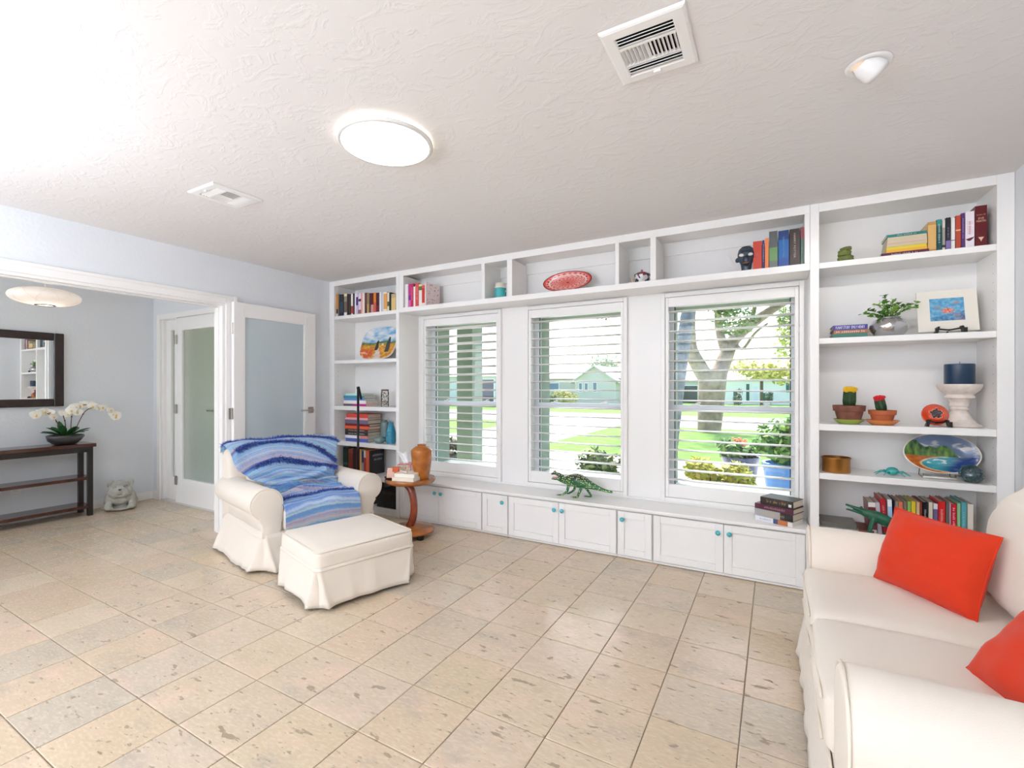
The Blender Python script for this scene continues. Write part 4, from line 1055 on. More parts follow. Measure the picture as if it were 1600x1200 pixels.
# top shelf of the wide bookcase: lying stack and upright row
def zt(a): return 1370 + a / 8.42
TS = 'books lying in a stack on the top shelf of the wide bookcase'
xl, xr_ = XY(1380, 3.52), XY(1449, 3.52)
zz = 2.0506
for k, (th, col, dx0, dx1, lab, tx) in enumerate((
 (.022, (98, 40, 74), -.012, .004, 'plum-coloured book at the bottom of the stack on the top right shelf', '~'), (.016, (236, 176, 56), .012, -.004, 'orange-yellow book second from the bottom of the stack on the top right shelf', None),
 (.016, (226, 204, 60), .012, -.006, 'lemon yellow book in the lower half of the stack on the top right shelf', None), (.019, (206, 190, 158), .014, -.004, 'pale beige book above the lemon yellow one on the top right shelf', None),
 (.018, (214, 190, 172), .016, -.005, 'beige-pink book in the middle of the stack on the top right shelf', None), (.018, (206, 196, 160), .018, -.006, 'beige book right under the teal one on the top right shelf', None),
 (.017, (46, 122, 122), .014, -.008, 'teal book on top of the lying stack on the top right shelf', '~'))):
    book(lab, xl + dx0, xr_ + dx1, 3.50 + rnd.uniform(0, .006), zz, th, .15, col, lying=True, text=tx, group=TS, paper=True, tcol=(230, 220, 210)); zz += th + .0006
row(2.05, 3.51, [
 (zt(668), zt(784), 347, [(.1, (186, 140, 78)), (.8, (222, 178, 108)), (.1, (190, 146, 84))], 'tan book with ornate gilt spine beside the lying stack'),
 (zt(786), zt(858), 343, [(.8, (24, 78, 80)), (.2, (52, 140, 132))], 'dark teal book with white lettering on the top right shelf', dict(text='~', tcol=(226, 236, 232), tfit=(.6, .45))),
 (zt(860), zt(905), 343.5, [(.12, (220, 216, 206)), (.08, (40, 40, 44)), (.55, (158, 156, 146)), (.25, (206, 202, 188))], 'slim grey book with pale bands on the top right shelf'),
 (zt(906), zt(976), 340, [(.3, (134, 116, 176)), (.7, (38, 34, 44))], 'black book with violet foot on the top right shelf', dict(text='~', tcol=(160, 150, 190), tfit=(.3, .4))),
 (zt(978), zt(1035), 340.5, [(.3, (236, 234, 230)), (.02, (60, 60, 60)), (.68, (238, 236, 232))], 'plain white book with one thin dark line on the top right shelf'),
 (zt(1037), zt(1112), 336.5, [(.55, (186, 76, 54)), (.04, (240, 200, 150)), (.41, (190, 72, 50))], 'rust red book with a cream stripe on the top right shelf'),
 (zt(1113), zt(1160), 333, (88, 48, 118), 'narrow purple book with pale lettering on the top right shelf', dict(text='~', tcol=(220, 200, 236), tfit=(.6, .4))),
 (zt(1162), zt(1286), 330.5, (240, 232, 238), 'tall white book with red vertical title and a melon slice', dict(text='~', tcol=(196, 70, 90), tfit=(.36, .62))),
 (zt(1288), zt(1452), 321.5, (98, 12, 22), 'tall maroon book at the right end of the top right shelf')], .2, 'upright books on the top shelf of the wide bookcase')
# extra spine prints
bm_ = [o for o in D.objects if o.get('label', '').startswith('tall maroon')][0]
mb = MB(); hM = 2.05
for txt, zz_, wq, hq in (('~', .178, .036, .009), ('EVE', .158, .022, .011), ('MARTIN', .143, .038, .011)): lettering(mb, txt, (0, -.0008, zz_), (1, 0, 0), (0, 0, 1), wq, hq)
mb.add([(-.012, -.0008, .055), (.012, -.0008, .055), (.004, -.0008, .042), (.0, -.0008, .03), (-.004, -.0008, .042)], [(0, 1, 2, 3, 4)])
obj('lettering', mb, pm((226, 190, 160), .4), bm_)
by_ = [o for o in D.objects if o.get('label', '').startswith('tall white book with red')][0]
mb = MB(); mb.add([(-.018 + .036 * i / 10, -.0012, .052 + .010 * i / 10 - .016 * math.sin(math.pi * i / 10)) for i in range(11)], [tuple(range(11))])
obj('cover_print', mb, pm((96, 24, 30), .5), by_)
# bottom row of the wide bookcase
def zb_(a): return 1350 + a / 8.89
row(.40, 3.53, [
 (zb_(80), zb_(186), 786, [(.1, (236, 230, 226)), (.75, (128, 44, 48)), (.15, (238, 232, 228))], 'white paperback with dark red label, leftmost in the row behind the sofa', dict(lean=R(-3))),
 (zb_(190), zb_(256), 786, (196, 184, 192), 'lilac-grey book in the row behind the sofa', dict(lean=R(-4))),
 (zb_(262), zb_(340), 780, [(.22, (186, 26, 40)), (.13, (238, 230, 220)), (.65, (190, 26, 40))], 'red book with a small cream square in the row behind the sofa', dict(text='~', tcol=(244, 200, 200), tfit=(.5, .4), lean=R(-4))),
 (zb_(344), zb_(410), 781, [(.5, (236, 238, 240)), (.3, (170, 206, 232)), (.2, (240, 240, 240))], 'white and sky blue book in the row behind the sofa', dict(lean=R(-2))),
 (zb_(412), zb_(430), 782, (30, 40, 84), 'very thin navy booklet in the row behind the sofa'),
 (zb_(432), zb_(478), 783, (146, 128, 110), 'mouse brown book just above the pillow tip'),
 (zb_(480), zb_(542), 784, (206, 118, 84), 'coral book partly hidden by the orange pillow tip'),
 (zb_(545), zb_(600), 784, (128, 112, 98), 'taupe book left of the light green one behind the pillow'),
 (zb_(602), zb_(655), 784, (142, 182, 92), 'light green book left of the yellow one behind the pillow'),
 (zb_(660), zb_(722), 784, (220, 196, 44), 'yellow book in the row behind the pillow'),
 (zb_(726), zb_(776), 785, (214, 182, 140), 'tan book right of the yellow one behind the pillow'),
 (zb_(778), zb_(808), 785, (150, 60, 40), 'narrow red-brown book left of the black one behind the pillow'),
 (zb_(810), zb_(892), 785, (22, 22, 30), 'black book with white lettering behind the pillow', dict(text='~', tcol=(230, 226, 220), tfit=(.5, .4))),
 (zb_(895), zb_(957), 785, (216, 206, 186), 'beige book right of the black one behind the pillow'),
 (zb_(960), zb_(1026), 787, [(.1, (238, 232, 234)), (.75, (112, 96, 140)), (.15, (238, 232, 234))], 'white book with a violet panel behind the pillow'),
 (zb_(1030), zb_(1132), 784, (220, 32, 34), 'bright red book, the broadest in the row behind the pillow', dict(text='~', tcol=(250, 220, 214), tfit=(.55, .45))),
 (zb_(1134), zb_(1184), 785, (108, 104, 94), 'dark grey-green book right of the broad red one behind the pillow'),
 (zb_(1186), zb_(1206), 786, (232, 206, 226), 'very thin pale pink book behind the pillow'),
 (zb_(1208), zb_(1288), 788, [(.1, (224, 218, 210)), (.9, (206, 24, 52))], 'crimson cookbook with white lettering near the right end behind the pillow', dict(text='~', tcol=(250, 226, 226), tfit=(.7, .5))),
 (zb_(1292), zb_(1345), 787, (150, 204, 150), 'mint green book beside the teal one behind the pillow'),
 (zb_(1348), zb_(1432), 785, (86, 166, 174), 'teal book beside the mint green one behind the pillow', dict(text='~', tcol=(206, 236, 236), tfit=(.4, .3))),
 (zb_(1436), zb_(1520), 788, (230, 222, 208), 'cream book, last visible at the right of the row behind the sofa')], .2, 'upright books on the bottom shelf of the wide bookcase', pages=PAGES)
tag(book('large flat grey picture book lying on the bottom shelf behind the sofa arm', .255, .44, 3.56, .4008, .03, .18, (110, 106, 98), lying=True, pages=PAGEW))
tag(book('thin brown magazine lying beside the flat picture book', .445, .52, 3.52, .4008, .012, .2, (120, 70, 56), lying=True, paper=True))
# three lying books
zz = 1.5836
for th, col, lab, tx, dx in ((.027, (62, 124, 108), 'green book at the bottom of the pile of three beside the silver vase', None, 0), (.022, (168, 112, 72), 'brown book in the middle of the pile of three beside the silver vase', '~', .004), (.029, (62, 58, 146), 'blue-violet book with white title on top of the pile of three beside the silver vase', 'FUNNY STORY  EMILY HENRY', .0)):
    book(lab, XY(1301, 3.55) + dx, XY(1355, 3.55) + dx, 3.53, zz, th, .2, col, lying=True, text=tx, tcol=(238, 236, 244), tfit=(.84, .6), group='pile of three lying books'); zz += th + .0008
# stacks on the corner bookcase
SA = 'books lying in the small stack on the middle corner shelf'
zz = 1.0806; a0, a1 = XY(539, 3.52), XY(574, 3.52)
for th, bands, lab, k0, k1 in ((.024, [(.45, (112, 92, 100)), (.55, (206, 52, 140))], 'grey and magenta book at the bottom of the small stack on the corner bookcase', 0, .0), (.034, (242, 236, 236), 'white book second from the bottom of the small stack on the corner bookcase', 0, -.0),
    (.022, (104, 152, 206), 'cornflower blue book in the small stack on the corner bookcase', .01, -.03), (.028, (72, 150, 176), 'blue-teal book in the small stack on the corner bookcase', .0, -.03), (.022, (192, 236, 230), 'pale mint book on top of the small stack on the corner bookcase', .035, -.06)):
    book(lab, a0 + k0, a1 + k1, 3.50, zz, th, .17, bands, lying=True, group=SA); zz += th + .0008
SB = 'books lying in the tall stack on the fourth corner shelf'
zz = .7066; a0, a1 = XY(541.5, 3.52), XY(577, 3.52)
for th, bands, lab, tx, k0, k1 in ((.034, (78, 100, 176), 'blue book at the bottom of the tall stack on the corner bookcase', None, .01, 0), (.03, [(.1, (230, 226, 234)), (.55, (240, 236, 240)), (.35, (210, 130, 120))], 'white and pink book second from the bottom of the tall stack', None, .0, 0),
    (.036, (48, 42, 40), 'black book with white lettering in the lower half of the tall stack', '~', -.0, .0), (.03, (70, 50, 46), 'dark brown book with pale lettering in the middle of the tall stack', '~', 0, .0), (.03, (236, 98, 62), 'orange-red book in the middle of the tall stack', None, -.004, .02),
    (.024, (120, 36, 30), 'dark red book above the orange-red one in the tall stack', None, .0, .02), (.04, (112, 104, 132), 'purple-grey book in the upper part of the tall stack', None, .0, .0), (.022, (236, 168, 172), 'pink book second from the top of the tall stack', None, .0, .0), (.04, (218, 76, 62), 'coral red book on top of the tall stack on the corner bookcase', None, .02, .0)):
    book(lab, a0 + k0, a1 + k1, 3.50, zz, th, .19, bands, lying=True, text=tx, group=SB, tfit=(.75, .4)); zz += th + .0008
def zc_(a): return 530 + a / 10
row(.37, 3.51, [
 (zc_(62), zc_(138), 699, [(.3, (26, 44, 38)), (.1, (60, 90, 76)), (.6, (24, 52, 42))], 'dark green book, leftmost on the low corner shelf behind the armchair'), (zc_(140), zc_(216), 701, [(.8, (116, 46, 36)), (.2, (132, 60, 44))], 'rust brown book on the low corner shelf behind the lamp pole'),
 (zc_(218), zc_(262), 700, (40, 30, 34), 'blackish book directly behind the lamp pole'), (zc_(264), zc_(298), 701, (120, 24, 34), 'narrow wine red book right of the lamp pole'), (zc_(300), zc_(322), 702, (150, 44, 40), 'thin red book beside the yellow one on the low corner shelf'),
 (zc_(323), zc_(344), 702, (226, 190, 110), 'thin yellow book on the low corner shelf'), (zc_(346), zc_(378), 705, [(.5, (150, 156, 162)), (.5, (48, 56, 108))], 'grey and navy book on the low corner shelf'), (zc_(380), zc_(412), 704, [(.7, (176, 60, 58)), (.3, (224, 210, 206))], 'red and white book on the low corner shelf'),
 (zc_(414), zc_(466), 704, (222, 104, 62), 'orange book on the low corner shelf'), (zc_(468), zc_(494), 705, (34, 28, 30), 'black book with printed cover, last on the low corner shelf')], .2, 'upright books on the low shelf of the corner bookcase')
lb = [o for o in D.objects if o.get('label', '').startswith('black book with printed')][0]
mb = MB(); xx = XY(zc_(494), 3.51) - (XY(zc_(468), 3.51) + XY(zc_(494), 3.51)) / 2
for txt, z_, wq, hq in (('~', .2, .15, .03), ('~', .155, .12, .025)): lettering(mb, txt, (xx - .0004, .1, z_), (0, 1, 0), (0, 0, 1), wq, hq)
obj('lettering', mb, pm((200, 206, 226), .5), lb)
for k, (x, zq_, lab, col) in enumerate(((-3.42, .06, 'black patterned storage box on the floor shelf under the table', (40, 36, 36)),)):
    t = thing('storage_box', lab, 'box', (x, 3.5, zq_ + .0006))
    mb = MB(); mb.box(-.13, .13, 0, .22, 0, .14); bev(obj('body', mb, pm(col, .7, var=.6, vscale=50), t), .004)
    mb = MB(); mb.box(-.134, .134, -.004, .224, .14, .172); bev(obj('lid', mb, pm((54, 46, 40), .6, var=.5, vscale=40), t), .004)
t = thing('storage_basket', 'dark red patterned basket on the floor shelf beside the armchair arm', 'basket', (-3.76, 3.50, .0606))
mb = MB()
for k in range(11):
    z = .012 + k * .02; n = 40; mb.rings([[(.125 * math.copysign(abs(math.cos(a)) ** .4, math.cos(a)), .11 + .1 * math.copysign(abs(math.sin(a)) ** .4, math.sin(a)), z + dz) for a in [2 * math.pi * j / n for j in range(n)]] if False else [((.12 + dr) * math.copysign(abs(math.cos(a)) ** .4, math.cos(a)), .11 + (.095 + dr) * math.copysign(abs(math.sin(a)) ** .4, math.sin(a)), z + dz) for a in [2 * math.pi * j / n for j in range(n)]] for dz, dr in ((-.01, 0), (0, .006), (.01, 0))], caps=k == 0)
obj('weave', mb, pm((104, 54, 48), .8, var=.6, vscale=60), t, smooth=True)
# four books on the window seat
BS = 'books stacked on the right end of the window seat'
zz = .3886; ang = R(-24)
for th, ln, dp_, bands, lab, tx, off, pg in ((.030, .235, .15, [(.5, (232, 232, 236)), (.12, (60, 74, 110)), (.26, (190, 112, 60)), (.12, (232, 230, 228))], 'white paperback with an orange picture, bottom of the stack on the window seat', None, (-.004, -.004), PAGEW),
    (.046, .24, .155, [(.68, (168, 166, 166)), (.32, (34, 34, 38))], 'grey and black hardback, third down in the stack on the window seat', '~', (-.004, .002), PAGES), (.034, .242, .155, (84, 30, 52), 'dark burgundy hardback, second in the stack on the window seat', '~', (-.002, .0), PAGES), (.046, .205, .15, (46, 36, 30), 'brown-black hardback with gold lettering on top of the stack on the window seat', '~', (.014, .006), PAGES)):
    t = book(lab, -.12, -.12 + ln, 0, zz, th, dp_, bands, lying=True, text=tx, tcol=(196, 164, 96) if th > .045 else (190, 150, 160), tfit=(.6, .45), group=BS, pages=pg, paper=th < .031)
    t.location = (-.006 + off[0], 3.515 + off[1], zz); t.rotation_euler = (0, 0, ang); zz += th + .0008
    if ln == .235:
        mb = MB(); lettering(mb, '~', (-.05, -.0004, .015), (1, 0, 0), (0, 0, 1), .07, .014); obj('lettering', mb, pm((96, 110, 150)), t)
    if ln == .205:
        mb = MB(); mb.box(.074, .092, -.0008, 0, .008, .026); obj('library_sticker', mb, pm((240, 240, 240), .5), t)
# ------------------------------------------------------------------ painted plates and pictures
GLAZE = paint_mat('painted_glaze', .25, coat=.7); PRINT = paint_mat('printed_picture', .6)
def fbm(x, y, s_=0): return noise.fractal(Vector((x, y, s_)), 1, 2, 4)
def mixc(a, b, k): k = max(0, min(1, k)); return [a[i] * (1 - k) + b[i] * k for i in range(3)]
def sstep(a, b, x): k = max(0, min(1, (x - a) / (b - a))); return k * k * (3 - 2 * k)
def dish(wd, ht, fn, ex=1.0, depth=.03, nr=44, na=120, thick=.006, rimw=.1, shear=0):
    """oval dish standing upright, front toward -Y, bottom at z = 0"""
    vs, cols, fs = [], [], []
    def se(c): return math.copysign(abs(c) ** ex, c)
    for side in (0, 1):
        for i in range(nr + 1):
            r_ = (i / nr) ** .8
            for j in range(na):
                a = 2 * math.pi * j / na; x, z = r_ * se(math.cos(a)), r_ * se(math.sin(a))
                y = -depth * sstep(.55, 1.0, r_) + (thick if side else 0)
                vs.append(((x + shear * z) * wd / 2, y, (z + 1) * ht / 2)); cols.append(fn(x, z, r_) if side == 0 else lin((232, 226, 214)))
    m = (nr + 1) * na
    for i in range(nr):
        for j in range(na):
            k = (j + 1) % na; a, b = i * na, (i + 1) * na
            fs.append((a + j, a + k, b + k, b + j)[::-1]); fs.append((m + a + j, m + a + k, m + b + k, m + b + j))
    for j in range(na):
        k = (j + 1) % na; fs.append((nr * na + j, m + nr * na + j, m + nr * na + k, nr * na + k))
    mb = MB(); mb.add(vs, fs); return mb, cols
def tuscan(x, z, r_):
    sky_ = mixc(lin((112, 178, 222)), lin((236, 240, 240)), .5 + .9 * fbm(x * 2.2, z * 4, 1)); n = fbm(x * 6, z * 6, 2)
    if z > .1 + .05 * math.sin(x * 5): c = sky_
    elif z > -.05 + .06 * math.sin(x * 3 + 1): c = mixc(lin((52, 86, 62)), lin((96, 130, 76)), .5 + n)
    elif z > -.12: c = mixc(lin((126, 140, 62)), lin((206, 172, 60)), .5 + n)
    else:
        c = mixc(lin((236, 178, 40)), lin((198, 120, 30)), .5 + n * 1.2)
        if x < -.25 and z < -.35: c = mixc(lin((220, 90, 40)), lin((240, 190, 120)), sstep(0, .4, n))
    if z < -.28 and abs(x + .08 + .25 * (z + .28)) < .06 + .28 * (-.28 - z): c = mixc(lin((240, 222, 204)), lin((226, 196, 176)), .5 + n)
    for cx, w_, top, bot in ((-.12, .09, .22, -.42), (.5, .12, .38, -.55)):
        if bot < z < top and abs(x - cx) < w_ * (1 - ((z - bot) / (top - bot)) ** 2) ** .5: c = lin((40, 44, 30))
    if .12 < x < .24 and -.14 < z < -.02: c = lin((232, 208, 180))
    if r_ > .97: c = lin((244, 238, 226))
    return c
def redplat(x, z, r_):
    a = math.atan2(z, x); base = lin((236, 128, 116)); dark = lin((150, 18, 26)); pale = lin((250, 214, 204))
    if r_ > .95: return dark
    if r_ > .88: return lin((226, 92, 84))
    if r_ > .78: return dark if math.sin(a * 22) > .15 and r_ < .87 else lin((244, 160, 150))
    if r_ > .73: return pale
    p = math.sin(a * 16 + 6 * math.sin(r_ * 22)) * math.sin(r_ * 40) + .5 * math.sin(a * 40) * math.sin(r_ * 70)
    c = mixc(base, lin((206, 62, 58)), sstep(.1, .5, p)); c = mixc(c, pale, sstep(.15, .55, -p) * sstep(.2, .5, r_))
    return c if r_ > .05 else dark
def beach(x, z, r_):
    n = fbm(x * 5, z * 5, 3); ridge = .48 - .5 * max(0, x + .1) ** 1.0 * 1.1 + .12 * fbm(x * 3.5, 0, 5) + .1 * math.sin(x * 7)
    if x > -.25: ridge = .42 - .14 * (x + .25) + .08 * math.sin(x * 13) if x < .25 else .36 - 2.0 * (x - .25)
    sky_ = mixc(lin((102, 124, 158)), lin((214, 210, 208)), sstep(0, .5, fbm(x * 2.5, z * 3.5, 8)) * .8)
    if math.hypot((x - .68) / .16, (z - .3) / .09) < 1: sky_ = mixc(sky_, lin((226, 214, 206)), .8)
    if z > -.12:
        c = sky_
        if z < ridge and x < .5: c = mixc(lin((20, 74, 34)), lin((120, 168, 66)), .42 + .9 * fbm(x * 9, z * 2.2, 4) - .6 * (z - .1))
    else:
        e = math.hypot((x - .45) / .98, (z + .52) / .42)
        sea = mixc(lin((56, 158, 172)), lin((26, 64, 132)), sstep(.05, .5, x - .05 + .5 * (-.3 - z)))
        sea = mixc(sea, lin((206, 228, 228)), sstep(.1, .4, fbm(x * 4, z * 12, 6)) * (1 if -.35 < x < .25 and z > -.5 else .1))
        c = sea if e < 1 or x > .45 else mixc(lin((214, 116, 40)), lin((176, 84, 26)), .5 + n)
        if abs(e - 1) < .035 and x < .45: c = lin((226, 206, 160))
    if r_ > .965: c = lin((240, 234, 218))
    return c
def papaya(x, z, r_):
    a = math.atan2(z, x); k = .42 + .06 * math.sin(5 * a) + .05 * math.sin(9 * a + 1)
    c = lin((222, 66, 22)) if r_ > k + .04 else lin((240, 160, 110))
    if r_ < k: c = mixc(lin((36, 26, 34)), lin((120, 96, 100)), sstep(.1, .4, fbm(x * 9, z * 9, 2)))
    if r_ > .96: c = lin((206, 60, 20))
    return c
def coral(x, z):
    n = fbm(x * 4, z * 4, 1); c = mixc(lin((126, 190, 216)), lin((80, 150, 200)), .5 + n)
    if z < -.45 + .25 * x: c = mixc(lin((52, 104, 160)), lin((110, 168, 200)), .5 + 1.2 * n)
    if z < -.35 and x > .4: c = mixc(c, lin((190, 120, 110)), sstep(0, .4, fbm(x * 8, z * 8, 5)))
    d = math.hypot((x - .02) / .5, (z + .12) / .34); a = math.atan2(z + .2, x)
    if d < .55 + .42 * max(0, math.sin(a * 9)) and z > -.42: c = mixc(lin((214, 80, 60)), lin((246, 190, 170)), .4 + 1.4 * fbm(x * 9, z * 9, 7))
    for cx, cz in ((-.55, .2), (.55, .55)):
        if math.hypot((x - cx) / .2, (z - cz - .3 * (x - cx)) / .09) < 1: c = lin((176, 140, 140))
    return c
def stand_up(o, tilt): o.rotation_euler = (-tilt, 0, 0)
def plate(name, label, cat, u0, u1, v0, v1, Y, zs, fn, tilt=R(14), rz=0, lift=.004, group=None, **k):
    um = (u0 + u1) / 2; wd = XY(u1, Y) - XY(u0, Y); ht = px(v1 - v0, um, Y) / math.cos(tilt) - 0
    t = thing(name, label, cat, (XY(um, Y), Y, zs + lift), rz, group)
    mb, cols = dish(wd, ht, fn, **k); o = obj('dish', mb, GLAZE, t, smooth=True, colors=cols, auto=60); stand_up(o, tilt)
    return t, wd, ht
plate('painted_plate', 'rounded square plate painted with a golden field, cypresses and blue sky', 'plate', 559, 614, 503.5, 556, 3.60, 1.566, tuscan, tilt=R(20), ex=.55, depth=.02)
t, wd, ht = plate('oval_platter', 'red patterned oval platter leaning in the middle cubby above the windows', 'platter', 847, 923, 420, 453, 3.62, 2.055, redplat, tilt=R(20), lift=.014, depth=.025)
def wire_stand(label, x, y, z, w_, tilt, m, h=.07, back=.07):
    t = thing('plate_stand', label, 'stand', (x, y, z + .0022))
    for sx in (-w_ / 2, w_ / 2):
        mb = MB(); mb.tube([(sx, -.042, .028), (sx, -.04, .004), (sx, -.015, .002), (sx, back, .002), (sx, back * .55, h)], .0022, 6); obj('wire_leg', mb, m, t, smooth=True)
    mb = MB(); mb.tube([(-w_ / 2, -.015, .002), (w_ / 2, -.015, .002)], .0022, 6); obj('cross_wire', mb, m, t, smooth=True)
    return t
WIRE = pm((70, 62, 54), .4, metal=.7)
wire_stand('dark wire stand holding the red oval platter', t.location.x, 3.622, 2.055, .11, 0, WIRE, .05, .05)
t, wd, ht = plate('oval_platter', 'oval platter painted with green cliffs, orange beach and turquoise sea', 'platter', 1410, 1533, 681, 741, 3.60, .75, beach, tilt=R(18), lift=.024, depth=.028, nr=60, na=160)
s2 = wire_stand('brass and glass stand under the beach scene platter', t.location.x - .02, 3.605, .75, .14, 0, pm((120, 96, 60), .3, metal=.9), .06, .06)
mb = MB(); mb.tube([(-.075, -.05, .006), (.075, -.05, .006)], .006, 8); obj('glass_bar', mb, pm((236, 232, 226), .1, coat=.5), s2, smooth=True)
t, wd, ht = plate('small_plate', 'small orange oval dish painted like a cut papaya on a black stand', 'plate', 1442.5, 1486.5, 629, 662, 3.55, 1.053, papaya, tilt=R(15), lift=.014, depth=-.03)
def easel(label, x, y, z, w_, h, m=BLACK):
    t = thing('display_easel', label, 'easel', (x, y, z + .001))
    for sx in (-1, 1):
        mb = MB(); q = sx * w_ / 2
        mb.prism([(q - .007, 0), (q + .007, 0), (q + .005 - sx * .012, h), (q - .005 - sx * .012, h)], -.035, .004); mb.box(q - .006, q + .006, -.047, -.035, 0, h * .75)
        bev(obj('support', mb, m, t), .0015)
    mb = MB(); mb.tube([(-w_ / 2, -.005, h * .8), (0, -.005, h * .55), (w_ / 2, -.005, h * .8)], .0045, 6); obj('crossbar', mb, m, t, smooth=True)
    mb = MB(); mb.tube([(0, -.005, h * .6), (0, .06, .005)], .0045, 6); obj('back_leg', mb, m, t, smooth=True)
    return t
easel('black wooden stand under the papaya dish', t.location.x, 3.552, 1.053, .1, .04)
# matted coral picture on easel
u0, u1 = 1434, 1530; Yp = 3.58; wd = XY(u1, Yp) - XY(u0, Yp); ht = px(68, 1482, Yp)
t = thing('matted_picture', 'white matted print of red coral in blue water on a black easel', 'picture', (XY(1482, Yp), Yp, 1.583 + .02)); 
mb = MB(); mb.box(-wd / 2, wd / 2, 0, .006, 0, ht); o = obj('mat_board', mb, pm((240, 234, 222), .8), t); stand_up(o, R(13))
n1, n2 = 60, 44; vs, cols, fs = [], [], []
for i in range(n1 + 1):
    for j in range(n2 + 1):
        a, b = -1 + 2 * i / n1, -1 + 2 * j / n2; vs.append((a * wd * .285, -.0012, ht * (.53 + b * .275))); cols.append(coral(a, b))
for i in range(n1):
    for j in range(n2): a = i * (n2 + 1) + j; fs.append((a, a + n2 + 1, a + n2 + 2, a + 1))
mb = MB(); mb.add(vs, fs); obj('print', mb, PRINT, o, colors=cols)
easel('black easel holding the coral picture', XY(1483, Yp), Yp + .004, 1.583, .125, .045)

# ------------------------------------------------------------------ vases, pots and ornaments
def vase(name, label, cat, u, Y, z, w_px, h_px, prof, mat, n=40, ridges=0, group=None, caps=False):
    """prof: (radius fraction, height fraction) pairs"""
    wd, ht = px(w_px, u, Y) / 2, px(h_px, u, Y)
    t = thing(name, label, cat, (XY(u, Y), Y, z + .0006), 0, group)
    pr_ = [(max(.0006, a * wd), b * ht) for a, b in prof]
    if ridges:
        q = []
        for (a, b), (c_, d_) in zip(pr_, pr_[1:]):
            m_ = max(1, int(abs(d_ - b) / .004))
            q += [(a + (c_ - a) * i / m_, b + (d_ - b) * i / m_) for i in range(m_)]
        pr_ = [(a + ridges * math.sin(b * 2 * math.pi / .014), b) for a, b in q] + [pr_[-1]]
    mb = MB(); mb.lathe(pr_, n, caps=caps); obj('body', mb, mat, t, smooth=True, auto=60)
    return t, wd, ht
def spl(P, n=24): return [(p.x, p.y) for p in [Vector((q.x, q.y, 0)) for q in smooth_path([(a, b, 0) for a, b in P], n)]]
vase('vase', 'orange-brown glazed wooden vase with small neck on the side table', 'vase', 659, 3.12, .50, 33, 53, [(0, 0)] + spl([(.62, .0), (.72, .1), (.9, .45), (1, .75), (.97, .84), (.62, .93), (.40, .955), (.44, 1.0)], 30) + [(.34, 1), (.3, .93), (0, .9)], pm((176, 102, 32), .25, var=.25, vscale=14, coat=.4))
vase('vase', 'slender grey-green glass bottle vase on the corner bookcase', 'vase', 601, 3.66, .706, 13, 34, [(0, 0), (.9, 0)] + spl([(1, .06), (1, .78), (.8, .9), (.55, .94), (.7, 1)], 20) + [(.5, .99), (0, .9)], pm((120, 140, 142), .2, coat=.4))
vase('vase', 'turquoise ridged bottle vase next to the grey-green one', 'vase', 611, 3.56, .706, 16, 33, [(0, 0), (.82, 0)] + spl([(.95, .08), (1, .35), (.85, .62), (.55, .86), (.5, 1)], 20) + [(.3, 1), (0, .9)], pm((64, 148, 176), .3), ridges=.0022)
vase('vase', 'low squat grey-green vase in front of the two bottle vases', 'vase', 593, 3.52, .706, 19, 10.5, [(0, 0)] + spl([(.5, .0), (.9, .3), (1, .5), (.85, .78), (.35, .95), (.2, 1)], 20) + [(.1, .96), (0, .9)], pm((122, 150, 148), .15, coat=.5))
t, wd, ht = vase('shell_jar', 'clear jar of seashells with a dark lid on the corner bookcase', 'jar', 601.5, 3.60, 1.08, 12, 26, [(0, 0), (.98, 0), (1, .03), (1, .85), (.86, .92), (.86, .95)], GLASS)
sr = random.Random(2)
for k in range(70):
    mb = MB() if k == 0 else mb; a, r_ = sr.uniform(0, 6.28), wd * .8 * sr.random() ** .5; rr = sr.uniform(.006, .012)
    mb.k = k % 4; mb.ball((r_ * math.cos(a), r_ * math.sin(a), .01 + sr.random() * ht * .78), (rr, rr * .7, rr * .6), 7, 5)
tag(obj('shells', mb, [pm(c, .6) for c in ((214, 198, 178), (170, 146, 122), (236, 226, 212), (140, 116, 100))], t, smooth=True), kind='stuff')
mb = MB(); mb.lathe([(wd * .9, ht * .93), (wd * .95, ht * .94), (wd * .95, ht * 1.01), (wd * .85, ht * 1.02)], 24); obj('lid', mb, pm((110, 74, 64), .5), t, smooth=True, auto=40)
for k, (u, h_, r_) in enumerate(((573, 16, .035), (579, 8, .03))):
    t = thing('seashell', ('taller' if k == 0 else 'smaller') + ' cream seashell right of the small book stack', 'shell', (XY(u, 3.66), 3.66, 1.0806))
    mb = MB(); hh = px(h_, u, 3.66)
    for i in range(9): mb.ball((.004 * math.sin(i * 2), .004 * math.cos(i * 2), r_ * .8 * (1 - i / 11) + hh * .75 * i / 9), r_ * (1 - i / 10), 10, 6)
    obj('body', blob(mb, .004, 2), pm((214, 190, 156), .6, var=.3, vscale=50), t)
t, wd, ht = vase('jug', 'small teal jug with a cream neck in the cubby above the first window', 'jug', 782, 3.56, 2.055, 18, 25, [(0, 0), (.92, 0)] + spl([(1, .05), (1, .68)], 6), pm((62, 176, 178), .25, coat=.5))
mb = MB(); mb.lathe([(wd, ht * .68), (wd * .98, ht * .8), (wd * .84, ht * .9), (wd * .88, ht), (wd * .7, ht), (wd * .66, ht * .85)], 40, caps=False); obj('neck', mb, pm((232, 224, 206), .3, coat=.4), t, smooth=True)
mb = MB(); mb.tube(smooth_path([(wd * .85, 0, ht * .92), (wd * 1.5, 0, ht * .9), (wd * 1.5, 0, ht * .6), (wd * .98, 0, ht * .45)], 14), .007, 8); obj('handle', mb, pm((206, 214, 200), .3), t, smooth=True)
